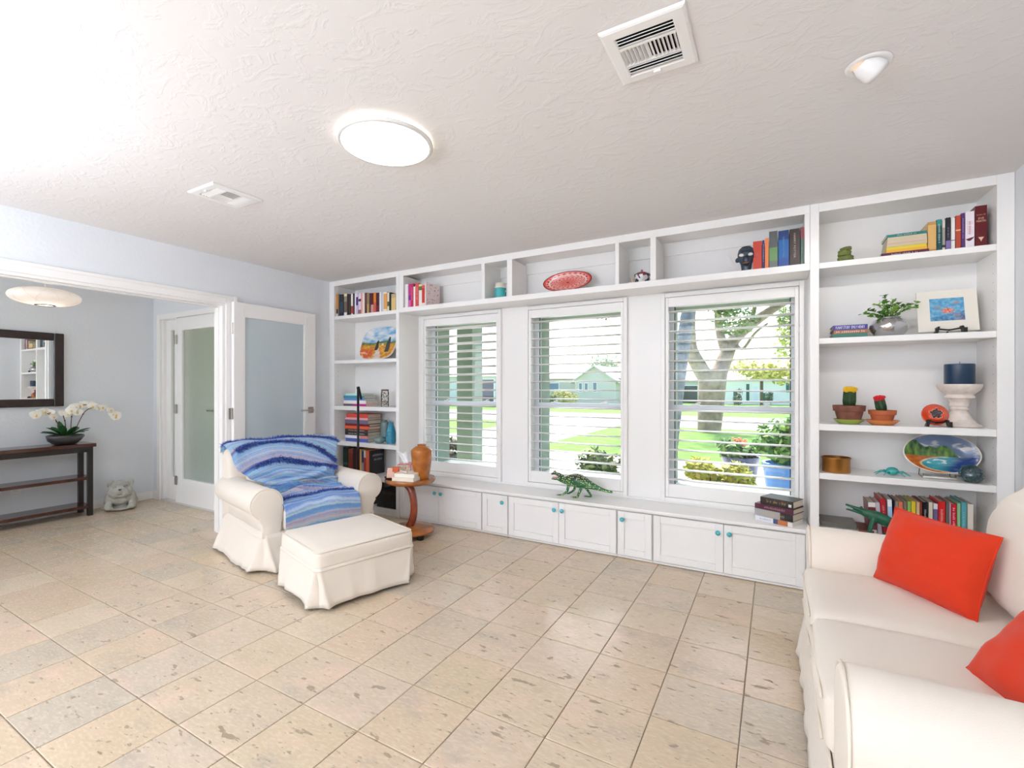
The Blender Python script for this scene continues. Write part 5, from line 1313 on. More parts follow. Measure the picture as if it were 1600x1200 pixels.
# teapot
t, wd, ht = vase('teapot', 'small flowered teapot with cream spout in the narrow cubby above the windows', 'teapot', 1003, 3.60, 2.055, 23, 16, [(0, 0), (.8, 0)] + spl([(.86, .05), (.95, .55), (1, .9), (.98, 1)], 12), None)
TP = D.materials.new('teapot_glaze'); TP.use_nodes = True; nn, ll = TP.node_tree.nodes, TP.node_tree.links
v_ = nn.new('ShaderNodeTexVoronoi'); v_.inputs['Scale'].default_value = 42; tc_ = nn.new('ShaderNodeTexCoord'); ll.new(tc_.outputs['Object'], v_.inputs['Vector'])
hs = nn.new('ShaderNodeValToRGB'); hs.color_ramp.interpolation = 'CONSTANT'
for i_, c_ in enumerate(((226, 220, 216), (176, 64, 70), (218, 214, 212), (84, 140, 104), (222, 218, 216), (60, 62, 92))):
    e_ = hs.color_ramp.elements[i_] if i_ < 2 else hs.color_ramp.elements.new(i_ / 6); e_.position = i_ / 6; e_.color = lin(c_) + [1]
sp = nn.new('ShaderNodeSeparateColor'); ll.new(v_.outputs['Color'], sp.inputs[0]); ll.new(sp.outputs[0], hs.inputs[0]); ll.new(hs.outputs[0], nn['Principled BSDF'].inputs['Base Color']); nn['Principled BSDF'].inputs['Roughness'].default_value = .15
[o for o in t.children if o.name.startswith('body')][0].data.materials[0] = TP
mb = MB(); mb.lathe([(wd * .99, ht), (wd * 1.04, ht * 1.03), (wd, ht * 1.08)], 32, caps=False); obj('rim', mb, pm((62, 64, 84), .3), t, smooth=True)
mb = MB(); mb.lathe([(wd * .92, ht * 1.05), (wd * .6, ht * 1.25), (wd * .2, ht * 1.33), (.001, ht * 1.34)], 32, caps=False); ld = obj('lid', mb, TP, t, smooth=True)
mb = MB(); mb.ball((0, 0, ht * 1.45), wd * .16, 10, 8); obj('lid_knob', mb, pm((170, 70, 84), .3), ld, smooth=True)
mb = MB(); mb.tube(smooth_path([(-wd * .8, 0, ht * .25), (-wd * 1.25, 0, ht * .4), (-wd * 1.35, 0, ht * .75), (-wd * 1.65, 0, ht * .95)], 14), [wd * .22 * (1 - .04 * i) for i in range(15)], 10); obj('spout', mb, pm((222, 200, 168), .3), t, smooth=True)
mb = MB(); mb.tube(smooth_path([(wd * .85, 0, ht * .9), (wd * 1.5, 0, ht * .95), (wd * 1.45, 0, ht * .4), (wd * .85, 0, ht * .25)], 14), wd * .1, 8); obj('handle', mb, pm((56, 60, 72), .3), t, smooth=True)
# dark carved head
mb = MB(); mb.lathe([(.028, 0), (.03, .02), (.034, .05), (.05, .085), (.054, .12), (.046, .15), (.028, .168), (.002, .173)], 20, sy=.85)
mb.ball((-.054, -.005, .082), (.014, .016, .016)); mb.ball((.054, -.005, .088), (.014, .016, .016)); mb.ball((0, -.045, .075), (.016, .016, .02)); mb.ball((0, -.04, .05), (.024, .018, .012)); mb.ball((0, -.032, .12), (.04, .02, .014))
t = thing('carved_head', 'dark blue carved head ornament with white eyes beside the brick-red book', 'ornament', (XY(1166, 3.52), 3.52, 2.0556))
obj('head', blob(mb, .004, 2), pm((38, 56, 74), .35, var=.4, vscale=22, coat=.3), t)
for sx in (-1, 1): mb = MB(); mb.ball((sx * .027, -.042, .106), (.016, .008, .011), 10, 6); obj('eye', mb, pm((224, 220, 214), .4), t, smooth=True)
mb = MB(); mb.ball((0, -.056, .05), (.02, .006, .007), 10, 6); obj('mouth', mb, pm((124, 84, 56), .5), t, smooth=True)
# moss green stacked hats ornament
t = thing('stacked_ornament', 'moss green ornament of stacked rounds on the top right shelf', 'ornament', (XY(1320, 3.56), 3.56, 2.0506))
for k, (r_, z0, h_, dx) in enumerate(((.05, 0, .012, 0), (.043, .012, .03, .004), (.036, .044, .034, -.004), (.031, .078, .02, .006))):
    mb = MB(); mb.T = Matrix.Translation((dx, 0, z0)) @ Matrix.Rotation(R((0, -4, 5, -8)[k]), 4, 'Y'); mb.lathe([(r_ * .9, 0), (r_, h_ * .2), (r_ * .94, h_ * .5), (r_, h_ * .85), (r_ * .88, h_)], 24, fn=lambda a, z: 1 + .03 * math.sin(a * 5 + k)); obj('round', mb, pm((112, 122, 62), .7, bump=.4, bscale=80, var=.2, vscale=30), t, smooth=True)
# silver vase with plant
t, wd, ht = vase('silver_vase', 'round crackled silver vase holding a small green plant', 'vase', 1389, 3.56, 1.583, 50, 30, [(0, 0), (.5, 0)] + spl([(.72, .06), (1, .48), (.78, .86), (.56, .94), (.6, 1)], 24) + [(.5, .98), (.48, .85)], pm((206, 206, 210), .16, metal=1, bump=.5, bscale=40))
gl_ = thing('eucalyptus_sprigs', 'bright green leafy sprigs in the round silver vase', 'plant', t.location + Vector((0, 0, ht * .8)))
GR = [pm((104, 160, 56), .5), pm((76, 132, 44), .5), pm((150, 190, 84), .5)]; lr = random.Random(9); leafm = {}
tips = [(-.13, -.02, .05), (-.1, .02, .075), (-.07, -.04, .1), (-.03, .0, .115), (-.02, .02, .16), (.02, -.03, .12), (.05, .02, .1), (.09, -.01, .09), (.14, .0, .10), (.12, -.04, .07), (-.05, -.06, .05), (.03, -.06, .07), (-.11, -.05, .03), (.0, .05, .1)]
for q, tp in enumerate(tips):
    pth = smooth_path([(tp[0] * .1, tp[1] * .1, -.02), (tp[0] * .45, tp[1] * .5, tp[2] * .7), tp], 12); mb = MB(); mb.tube(pth, .0014, 5); sg = obj('stem', mb, GR[1], gl_)
    for i in range(3, 13):
        for sd in (-1, 1):
            key = q % 3
            if key not in leafm:
                mm_ = MB(); mm_.add([(0, 0, 0), (.008, .009, .003), (.018, .009, .004), (.023, 0, .001), (.018, -.009, .004), (.008, -.009, .003)], [(0, 1, 2, 3, 4, 5)])
            o = obj('leaf', leafm.get(key) or mm_, GR[key], sg, loc=pth[i], rot=(lr.uniform(-.5, .5), lr.uniform(-.7, .3), lr.uniform(0, 6.28))); leafm[key] = o.data
# cactus pots
def cactus(label, u, Y, pw, ph, sw, col, pot, sau, hue, lean):
    zs = 1.053; x = XY(u, Y); rp = px(pw, u, Y) / 2; hp = px(ph, u, Y)
    t = thing('plant_saucer', sau[1], 'saucer', (x, Y, zs + .0006)); rs_ = px(sw, u, Y) / 2
    mb = MB(); mb.lathe([(.001, 0), (rs_ * .62, 0), (rs_ * .96, .024), (rs_, .03), (rs_ * .95, .03), (rs_ * .62, .006), (.001, .006)], 40, caps=False); obj('dish', mb, pm(sau[0], .25, coat=.4), t, smooth=True, auto=50)
    t = thing('potted_cactus', label, 'cactus', (x, Y, zs + .008))
    mb = MB(); mb.lathe([(.001, 0), (rp * .66, 0), (rp * .86, hp * .66), (rp * .96, hp * .68), (rp, hp), (rp * .9, hp), (rp * .84, hp * .8), (.001, hp * .85)], 40, caps=False); obj('pot', mb, pot, t, smooth=True, auto=35)
    hs_ = px(24 if hue[0] > 210 and hue[1] > 120 else 17, u, Y)
    M = Matrix.Translation((0, 0, hp * .8)) @ Matrix.Rotation(lean, 4, 'Y')
    mb = MB(); mb.T = M; mb.lathe([(rp * .30, 0), (rp * .36, hs_ * .5), (rp * .34, hs_ + .01), (rp * .2, hs_ + .02)], 36, fn=lambda a, z: 1 + .14 * math.cos(a * 4)); obj('stem', mb, pm((36, 68, 34), .5, var=.3, vscale=40), t, smooth=True)
    mb = MB(); mb.T = M; r0 = rp * .44
    mb.ball((0, 0, hs_ + .018), (r0 * .9, r0 * .9, r0 * .55), 12, 8)
    for k in range(16):
        a = k * 2.4; r_ = r0 * .85 * ((k + 1) / 16) ** .5; mb.ball((r_ * math.cos(a), r_ * math.sin(a), hs_ + .024 + .010 * math.cos(r_ / r0 * 1.6)), r0 * .3, 7, 5)
    obj('graft', mb, pm(hue, .6, var=.12, vscale=60), t, smooth=True)
cactus('yellow-topped grafted cactus in a weathered brown pot', 1326.5, 3.55, 43, 27, 41, 0, pm((128, 78, 62), .8, bump=.2, var=.3, vscale=14), ((164, 182, 76), 'green glazed saucer under the yellow cactus pot'), (240, 190, 24), R(2))
cactus('red-topped grafted cactus in a smaller terracotta pot', 1378.5, 3.55, 36, 21, 44, 0, pm((190, 102, 62), .7), ((222, 134, 66), 'orange glazed saucer under the red cactus pot'), (214, 24, 40), R(-10))
# candle
t, wd, ht = vase('candle_holder', 'distressed white turned wooden candle holder', 'candle holder', 1499, 3.63, 1.053, 53, 66, [(0, 0), (.95, 0), (1, .015), (.98, .04), (.8, .08)] + spl([(.62, .16), (.44, .3), (.36, .38)], 10) + [(.42, .39), (.43, .42), (.38, .43), (.38, .47), (.43, .48), (.44, .5)] + spl([(.42, .56), (.52, .66)], 6) + [(.66, .67), (.68, .71), (.6, .74)] + spl([(.6, .76), (.86, .84), (1, .94)], 8) + [(1.02, .97), (1, 1), (.1, 1)], pm((228, 218, 208), .5, var=.1, vscale=30, bump=.2))
t2 = thing('pillar_candle', 'dark blue pillar candle on the white candle holder', 'candle', t.location + Vector((0, 0, ht + .0006))); rc, hc = px(36, 1498, 3.655) / 2, px(31, 1498, 3.655)
mb = MB(); mb.lathe([(rc * .97, 0), (rc, .004), (rc, hc - .003), (rc * .96, hc), (rc * .8, hc - .002), (.001, hc - .004)], 40); obj('wax', mb, pm((28, 56, 86), .3, coat=.2), t2, smooth=True, auto=40)
mb = MB(); mb.tube([(0, 0, hc - .005), (.001, 0, hc + .008), (.003, 0, hc + .013)], .0013, 6); obj('wick', mb, BLACK, t2)
# brass pot, glass crab, dark vase
t, wd, ht = vase('brass_pot', 'small round brass pot on the lower right shelf', 'pot', 1306.5, 3.56, .75, 39, 23, [(0, 0), (.93, 0), (.95, .03), (.95, .86), (1, .9), (1, 1), (.93, 1), (.92, .1), (0, .08)], pm((196, 142, 80), .28, metal=1))
t = thing('glass_crab', 'turquoise glass crab figurine between the brass pot and the platter', 'figurine', (XY(1394, 3.57), 3.57, .7506))
TQ = pm((40, 168, 164), .1, coat=.6)
mb = MB(); mb.ball((0, 0, .026), (.032, .026, .024), 18, 10); obj('shell', mb, TQ, t, smooth=True)
for k in range(8):
    sd = 1 if k < 4 else -1; a = R(-55 + 36 * (k % 4)); mb = MB(); dx, dy = sd * math.cos(a), math.sin(a)
    mb.tube([(dx * .025, dy * .02, .02), (dx * .055, dy * .045, .024), (dx * .088, dy * .07, .004)], [.006, .005, .002], 6); obj('leg', mb, TQ, t, smooth=True)
t, wd, ht = vase('vase', 'small dark teal speckled round vase in front of the beach platter', 'vase', 1518, 3.53, .75, 31, 27, [(0, 0)] + spl([(.55, 0), (.9, .2), (1, .42), (.8, .78), (.42, .95), (.3, 1)], 24) + [(.18, .98), (0, .9)], pm((38, 66, 72), .12, coat=.8, var=.5, vscale=120))

# ------------------------------------------------------------------ side table things
TZ = .5004
t = thing('tissue_box', 'pink floral tissue box with a white tissue pulled up', 'tissue box', (-2.875, 3.185, TZ), R(28)); 
mb = MB(); mb.box(-.055, .055, -.055, .055, 0, .1)
TB = D.materials.new('floral_card'); TB.use_nodes = True; nn, ll = TB.node_tree.nodes, TB.node_tree.links
v_ = nn.new('ShaderNodeTexVoronoi'); v_.inputs['Scale'].default_value = 60; tc_ = nn.new('ShaderNodeTexCoord'); ll.new(tc_.outputs['Object'], v_.inputs['Vector'])
hs = nn.new('ShaderNodeValToRGB'); hs.color_ramp.interpolation = 'CONSTANT'
for i_, c_ in enumerate(((236, 214, 200), (226, 150, 160), (196, 196, 150), (232, 200, 190), (214, 130, 110), (206, 206, 190))):
    e_ = hs.color_ramp.elements[i_] if i_ < 2 else hs.color_ramp.elements.new(i_ / 6); e_.position = i_ / 6; e_.color = lin(c_) + [1]
sp = nn.new('ShaderNodeSeparateColor'); ll.new(v_.outputs['Color'], sp.inputs[0]); ll.new(sp.outputs[0], hs.inputs[0]); ll.new(hs.outputs[0], nn['Principled BSDF'].inputs['Base Color'])
obj('carton', mb, TB, t)
mb = MB(); e_ = .0565
for x in (-1, 1):
    for y in (-1, 1): mb.box(x * e_ - .002, x * e_ + .002, y * e_ - .002, y * e_ + .002, 0, .1)
mb.box(-.057, .057, -.0575, -.055, .095, .101); mb.box(.055, .0575, -.057, .057, .095, .101); obj('edge_band', mb, pm((206, 60, 120), .5), t)
mb = MB(); vs, fs = [], []
for i in range(9):
    for j in range(9):
        a, b = -1 + i / 4, j / 8; vs.append((a * (.022 + .03 * b) - .03 * b, .016 * math.sin(a * 5 + b * 3) * (.4 + b), .1 + b * (.085 + .035 * abs(a)) + .006 * math.sin(i * 3 + j)))
fs = [(i * 9 + j, i * 9 + j + 1, (i + 1) * 9 + j + 1, (i + 1) * 9 + j) for i in range(8) for j in range(8)]; mb.add(vs, fs)
o = obj('tissue', mb, pm((246, 246, 246), .9), t, smooth=True); o.modifiers.new('t', 'SOLIDIFY').thickness = .001
t = thing('tray', 'small round black tray on the side table', 'tray', (-2.86, 2.995, TZ)); mb = MB(); mb.lathe([(.001, 0), (.055, 0), (.064, .012), (.06, .012), (.052, .004), (.001, .004)], 32, caps=False); obj('dish', mb, BLACK, t, smooth=True, auto=50)
t = thing('greeting_card', 'folded peach card standing on the black tray', 'card', (-2.868, 2.985, TZ + .005), R(30)); mb = MB(); mb.prism([(-.034, 0), (.026, 0), (.034, .082), (-.026, .082)], -.001, .001); obj('front_leaf', mb, pm((240, 196, 176), .7), t).rotation_euler = (-.14, 0, 0)
t = thing('candle_box', 'small burnt orange box behind the peach card', 'box', (-2.845, 3.02, TZ + .005), R(30)); mb = MB(); mb.box(-.022, .03, -.013, .017, 0, .09); bev(obj('carton', mb, pm((206, 92, 36), .5), t), .002)
for k, (z, dx, dy, rz, col, lab) in enumerate(((0, 0, 0, 12, (238, 228, 208), 'cream book lying on the side table, lower of the two'), (.031, .006, .012, 16, (244, 238, 224), 'cream book with a small pen on it, upper of the two on the side table'))):
    t = book(lab, -.1, .1 - .02 * k, 0, TZ + z, .03, .14, col, lying=True, pages=PAGEW, paper=True, group='books on the side table'); t.location = (-2.685 + dx, 2.935 + dy, TZ + z); t.rotation_euler = (0, 0, R(rz))
t = thing('eyeglass_case', 'slim pink and white pen case on the upper cream book', 'case', (-2.72, 2.99, TZ + .0612), R(-20)); mb = MB(); mb.tube([(-.06, 0, .008), (.05, 0, .008)], .008, 10); obj('body', mb, [pm((236, 216, 210), .4)], t, smooth=True); mb = MB(); mb.ball((-.06, 0, .0085), .0085, 10, 6); obj('tip', mb, pm((210, 70, 130), .4), t, smooth=True)

# ------------------------------------------------------------------ reptile figurines
LIZ = D.materials.new('lizard_paint'); LIZ.use_nodes = True; nn, ll = LIZ.node_tree.nodes, LIZ.node_tree.links
v_ = nn.new('ShaderNodeTexVoronoi'); v_.inputs['Scale'].default_value = 62; v_.inputs['Randomness'].default_value = .45; tc_ = nn.new('ShaderNodeTexCoord'); ll.new(tc_.outputs['Object'], v_.inputs['Vector'])
mr_ = nn.new('ShaderNodeMapRange'); mr_.inputs[1].default_value = .36; mr_.inputs[2].default_value = .28; ll.new(v_.outputs['Distance'], mr_.inputs[0])
gr_ = nn.new('ShaderNodeTexGradient'); sx_ = nn.new('ShaderNodeSeparateXYZ'); ll.new(tc_.outputs['Object'], sx_.inputs[0])
m0 = nn.new('ShaderNodeMapRange'); m0.inputs[1].default_value = .125; m0.inputs[2].default_value = .165; ll.new(sx_.outputs[2], m0.inputs[0])
mx0 = nn.new('ShaderNodeMix'); mx0.data_type = 'RGBA'; mx0.inputs[6].default_value = lin((38, 104, 62)) + [1]; mx0.inputs[7].default_value = lin((46, 50, 54)) + [1]; ll.new(m0.outputs[0], mx0.inputs[0])
mx1 = nn.new('ShaderNodeMix'); mx1.data_type = 'RGBA'; ll.new(mr_.outputs[0], mx1.inputs[0]); ll.new(mx0.outputs[2], mx1.inputs[6]); mx1.inputs[7].default_value = lin((206, 228, 146)) + [1]
ll.new(mx1.outputs[2], nn['Principled BSDF'].inputs['Base Color']); nn['Principled BSDF'].inputs['Roughness'].default_value = .3
# body in its own space: head toward -x
Yl = 3.555; sc_ = px(1, 905, Yl)     # one picture pixel there, in metres
def lz(u, v, y=0): return ((u - 905) * sc_ * 1.0, y, (781 - v) * sc_)
mb = MB()
mb.tube(smooth_path([lz(867, 755.5), lz(872, 756.5), lz(880, 757), lz(893, 755), lz(905, 755), lz(918, 758), lz(935, 762), lz(948, 764.5), lz(960, 765.5)], 40), [(2.0 + (9.0 * math.exp(-((i - 19) / 9) ** 2)) + 1.2 * (1 - i / 40) if i > 6 else 3.0 + i * .25) * sc_ * .95 for i in range(41)], 14)
mb.tube([lz(855, 749.5), lz(861, 747.5), lz(868, 749), lz(876, 753)], [1.6 * sc_, 2.6 * sc_, 3.4 * sc_, 4.2 * sc_], 10)      # upper jaw
mb.ball(lz(861, 744.8, -.008), 1.5 * sc_); mb.ball(lz(861, 744.8, .008), 1.5 * sc_)
mb.tube([lz(855, 757.3), lz(863, 757.2), lz(871, 755.8)], [1.0 * sc_, 1.3 * sc_, 1.8 * sc_], 8)                              # lower jaw
for pts, r0 in (([lz(888, 763, -.02), lz(887, 772, -.034), lz(880, 778, -.036), lz(872, 780, -.036)], 2.6), ([lz(896, 763, .02), lz(892, 772, .036), lz(884, 778, .036), (lz(879, 779.5, .04))], 2.4), ([lz(911, 764, -.02), lz(908, 772, -.034), lz(905, 779, -.036), lz(898, 780.2, -.036)], 2.7), ([lz(913, 764, .02), lz(918, 772, .036), lz(922, 778, .036), lz(913, 779.5, .04)], 2.4)):
    mb.tube(smooth_path(pts, 12), [max(1.2, r0 * (1 - i / 22)) * sc_ for i in range(13)], 10)
    e = pts[-1]
    for dy in (-.008, 0, .008): mb.tube([(e[0] + .004, e[1], e[2] + .002), (e[0] - .016, e[1] + dy, e[2])], [1.0 * sc_, .7 * sc_], 6)
t = thing('lizard_figurine', 'green dotted wooden lizard figurine with open pink mouth on the window seat', 'figurine', (XY(905, Yl), Yl, .3915), R(-6))
obj('body', blob(mb, .0032, 3), LIZ, t)
mb = MB(); mb.tube([lz(857, 754.8), lz(864, 754.4), lz(870, 753.2)], [.9 * sc_, 1.2 * sc_, 1.4 * sc_], 8); obj('tongue', mb, pm((214, 128, 140), .4), t, smooth=True)
mb = MB(); 
for k in range(5):
    a = lz(856 + k * 3, 756.0); mb.lathe([(.0022, 0), (.0003, .006)], 6, a[0], a[1] - .006, a[2]); mb.lathe([(.0022, 0), (.0003, .006)], 6, a[0], a[1] + .006, a[2])
obj('teeth', mb, pm((240, 232, 222), .4), t)
# alligator behind the sofa
mb = MB(); mb.tube([(-.16, 0, .155), (-.12, 0, .142), (-.08, 0, .128)], [.006, .009, .016], 8); mb.tube([(-.158, 0, .128), (-.12, 0, .122), (-.08, 0, .115)], [.005, .007, .012], 8)
mb.tube(smooth_path([(-.08, 0, .12), (-.02, 0, .105), (.05, 0, .075), (.12, 0, .045), (.2, 0, .02)], 20), [.018 + .014 * math.sin(math.pi * min(1, i / 14)) - (.0014 * max(0, i - 10)) for i in range(21)], 12)
for x, z, sy in ((-.03, .1, -1), (-.03, .1, 1), (.06, .07, -1), (.06, .07, 1)): mb.tube([(x, sy * .018, z), (x - .012, sy * .034, z * .5), (x - .022, sy * .036, .008), (x - .045, sy * .038, .006)], [.012, .010, .008, .006], 8)
mb.ball((-.085, -.01, .145), .008, 8, 6); mb.ball((-.085, .01, .145), .008, 8, 6)
t = thing('alligator_figurine', 'dark green alligator figurine with open jaws on the shelf behind the sofa', 'figurine', (.545, 3.49, .4008), R(-4)); 
o = obj('body', blob(mb, .0035, 2), pm((28, 92, 66), .4, var=.2, vscale=40), t)
t.scale = (1.05, 1.05, 1.05)
# ------------------------------------------------------------------ outdoors
LAWN = pm((104, 142, 46), .95, var=.25, vscale=3, bump=.8, bscale=40)
CONC = pm((226, 222, 214), .9, var=.05, vscale=2)
ASPH = pm((214, 210, 204), .9, var=.06, vscale=1)
MULCH = pm((120, 96, 74), 1, var=.4, vscale=25, bump=.8, bscale=60)
def slab(name, m, x0, x1, y0, y1, z0, z1):
    mb = MB(); mb.box(x0, x1, y0, y1, z0, z1); return struct(name, mb, m)
slab('ground_lawn', LAWN, -70, 60, 4.13, 110, GZ - .2, GZ)
slab('ground_road', ASPH, -70, 60, 19.2, 27, GZ - .05, GZ + .012)
slab('ground_walkway', CONC, -22, 7, 5.7, 10.6, GZ - .05, GZ + .012)
slab('ground_driveway', CONC, -9.6, -5.6, 10.6, 19.2, GZ - .05, GZ + .010)
slab('ground_bed', MULCH, -3.3, 3, 4.13, 5.7, GZ - .05, GZ + .02)
slab('ground_porch', CONC, -7.6, -3.3, 2.83, 5.7, GZ - .05, -.02)
slab('eave_sun_block', pm((196, 204, 196), .8), -8, 3, 4.13, 5.6, 2.42, 2.56)  # unseen eave, added and deepened to keep sun out of the room
slab('roof_porch', pm((196, 204, 196), .8), -8, XL - .1, 2.83, 4.13, 2.42, 2.56)
slab('wall_porch', pm((178, 184, 166), .9, bump=.35, bscale=60, var=.06, vscale=5), -7.35, -7.2, 2.8, 6.2, GZ, 2.42)
slab('wall_porch_side', STUCCO, -4.36, XL - .116, 2.83, 3.9, GZ, 2.42)
slab('beam_porch', STUCCO, -7.2, -3.3, 5.36, 5.6, 2.14, 2.42)
t = thing('porch_post', 'square green stuccoed porch post outside the first window', 'post', (-3.76, 5.48, -.0199))
mb = MB(); mb.box(-.13, .13, -.13, .13, 0, 2.16); obj('shaft', mb, STUCCO, t)
mb = MB(); mb.box(-.15, .15, -.15, .15, .0, .09); obj('plinth', mb, STUCCO, t)

lrx = random.Random(21)
def leaves(mb, c, r, n, size, asp=.5, nk=3, hollow=.35):
    c = Vector(c)
    for _ in range(n):
        d = Vector((lrx.gauss(0, 1), lrx.gauss(0, 1), lrx.gauss(0, 1))).normalized(); q = hollow + (1 - hollow) * lrx.random() ** .5
        p = c + Vector((d.x * r[0], d.y * r[1], d.z * r[2])) * q
        a = Vector((lrx.gauss(0, 1), lrx.gauss(0, 1), lrx.gauss(0, .6))).normalized(); b = a.cross((d + Vector((0, 0, .8))).normalized()).normalized()
        s_ = size * lrx.uniform(.6, 1.3); mb.k = lrx.randrange(nk)
        mb.add([p - a * s_, p + b * s_ * asp, p + a * s_, p - b * s_ * asp], [(0, 1, 2, 3)])
    return mb
def greens(*cs): return [pm(c, .7, sub=0) for c in cs]
def T_(u, v, t): a = ray(u, v); return Vector((a[0] * t, a[1] * t, CAMZ + a[2] * t))     # point seen at (u, v), t metres ahead
def plant_pot(label, x, y, z, r, h, mat, ridges=0):
    t = thing('planter', label, 'planter', (x, y, z)); mb = MB()
    pr_ = [(r * .72, 0), (r * .8, h * .1)] + [(r * (.8 + .2 * i / 12) , h * (.1 + .76 * i / 12)) for i in range(1, 13)] + [(r * 1.06, h * .88), (r * 1.07, h), (r * .93, h), (r * .9, h * .86), (.001, h * .86)]
    mb.lathe(pr_, 48, caps=False, fn=(lambda a, q: 1 + ridges * (math.sin(a * 36) + math.sin(q * 160))) if ridges else None)
    obj('pot', mb, mat, t, smooth=True, auto=50); return t
G0 = GZ + .0125
# big spreading tree by the road
TT = 16.6; base = T_(1110, 0, TT); base.z = GZ
tr = thing('spreading_tree', 'large pale-barked tree with forked limbs on the lawn beyond the third window', 'tree', base)
BARK = pm((150, 128, 106), .95, bump=.8, bscale=9, var=.3, vscale=4)
def limb(pts, rr, name='branch', par=None, mat=None):
    P = [T_(u, v, TT + dt) - base for u, v, dt in pts]; P = smooth_path(P, 24); n = len(P) - 1
    mb = MB(); mb.tube(P, [(rr[0] + (rr[1] - rr[0]) * i / n) for i in range(n + 1)], 12); return obj(name, mb, mat or BARK, par or tr, smooth=True)
s1 = TT / FPX
limb([(1108, 676, 0), (1109, 655, 0), (1111, 625, 0), (1113, 592, 0), (1114, 578, 0)], (17 * s1, 22 * s1), 'trunk')
limb([(1108, 598, 0), (1092, 572, -.2), (1079, 545, -.4), (1077, 505, -.5), (1080, 455, -.6), (1074, 415, -.6), (1082, 360, -.4)], (13 * s1, 5 * s1))
limb([(1118, 596, 0), (1132, 562, .3), (1146, 532, .5), (1172, 508, .6), (1206, 484, .8), (1244, 461, 1.0), (1290, 430, 1.2)], (13 * s1, 4 * s1))
limb([(1136, 556, .3), (1125, 520, .6), (1122, 480, .8), (1130, 440, 1.0), (1120, 380, 1.2)], (8 * s1, 3 * s1))
limb([(1146, 532, .5), (1160, 545, .0), (1180, 520, -.4), (1200, 505, -.6)], (3 * s1, 1.4 * s1)); limb([(1172, 508, .6), (1180, 470, .5), (1170, 430, .5)], (4 * s1, 2 * s1))
mb = MB()
for u, v, r_, n in ((1150, 500, .75, 420), (1135, 480, .5, 220), (1105, 455, .9, 350), (1175, 445, .9, 420), (1215, 455, .7, 240), (1130, 430, 1.0, 420), (1060, 430, 1.0, 380), (1240, 420, 1.2, 420), (950, 480, .8, 70), (940, 440, 1.4, 160), (1000, 400, 1.5, 300), (1180, 380, 1.6, 600), (1090, 370, 1.6, 600), (1235, 495, .5, 120)):
    leaves(mb, T_(u, v, TT + lrx.uniform(-1.2, 1.2)) - base, (r_, r_, r_ * .7), n, .10)
tag(obj('foliage', mb, greens((128, 150, 84), (164, 176, 108), (98, 124, 66)), tr), kind='stuff')
# palm trunks close to the house
for k, (pts, r_, lb) in enumerate((([(1043, 752), (1049, 680), (1060, 590), (1070, 520), (1082, 440), (1092, 360)], .105, 'leaning grey palm trunk close outside the third window'), ([(1037, 750), (1040, 690), (1044, 620), (1056, 560), (1064, 530)], .05, 'thin palm stem beside the leaning palm trunk'))):
    P = [T_(u, v, 7.2 + .6 * k) for u, v in pts]; b0 = Vector((P[0].x, P[0].y, GZ)); t = thing('palm_trunk', lb, 'palm', b0)
    P = smooth_path([p - b0 for p in [b0] + P], 60); mb = MB(); mb.tube(P, [r_ * (1.15 - .3 * i / 60) * (1 + .05 * (i % 2)) for i in range(61)], 14)
    obj('trunk', mb, pm((112, 118, 120), .9, bump=.6, bscale=30, var=.25, vscale=12), t, smooth=True)
# foliage masses across the street
def bush(label, c, r, n, size, cols, cat='shrub', name='shrub', trunk=None, asp=.5, group=None):
    c = Vector(c); t = thing(name, label, cat, (c.x, c.y, GZ + .003), 0, group); mb = MB(); o_ = Vector((0, 0, c.z - GZ))
    for k in range(max(3, int(n / 160))):
        q = Vector((lrx.uniform(-.6, .6) * r[0], lrx.uniform(-.6, .6) * r[1], lrx.uniform(-.5, .5) * r[2]))
        leaves(mb, o_ + q, [x * .55 for x in r], int(n / max(3, int(n / 160))), size, asp)
    tag(obj('foliage', mb, greens(*cols), t), kind='stuff')
    mb = MB()
    for k in range(3 if not trunk else 1):
        a = k * 2.1; mb.tube([(.02 * k, 0, 0), (r[0] * .3 * math.cos(a) * (0 if trunk else 1), r[1] * .3 * math.sin(a), o_.z + .1 * r[2])], trunk or max(.006, r[0] * .03), 6)
    obj('stem', mb, pm((110, 92, 74), .9), t, smooth=True); return t
bush('yellow-green street tree in front of the white house', T_(1190, 582, 33), (2.6, 1.6, 1.0), 1500, .16, ((206, 196, 84), (188, 186, 80), (222, 210, 110)), 'tree', 'street_tree', .12)
bush('tall yellow-green tree at the right edge of the third window', T_(1243, 520, 30), (1.1, 1.2, 2.1), 1100, .15, ((196, 200, 100), (170, 184, 84), (214, 214, 130)), 'tree', 'street_tree', .12)
bush('clipped round yellow-green shrub before the grey house', T_(884, 620, 37), (1.15, .9, .62), 1500, .09, ((186, 178, 96), (160, 160, 84), (206, 196, 120)))
bush('small dark shrub beside the clipped round shrub', T_(861, 622, 37.5), (.5, .5, .55), 400, .09, ((110, 136, 84), (140, 156, 104), (96, 120, 70)))
bush('small conical shrub against the white house wall', T_(1204, 622, 41), (.45, .4, .8), 400, .09, ((80, 110, 66), (104, 130, 84), (70, 96, 58)))
bush('narrow shrub beside the dark green shutters of the white house', T_(1153, 622, 41), (.5, .4, .9), 400, .09, ((104, 92, 76), (120, 120, 84), (90, 110, 66)))
bush('pale tree behind the grey house, faint against the sky', T_(960, 575, 58), (3.0, 2, 2.2), 900, .22, ((176, 190, 160), (196, 206, 176), (160, 178, 146)), 'tree', 'street_tree', .15)
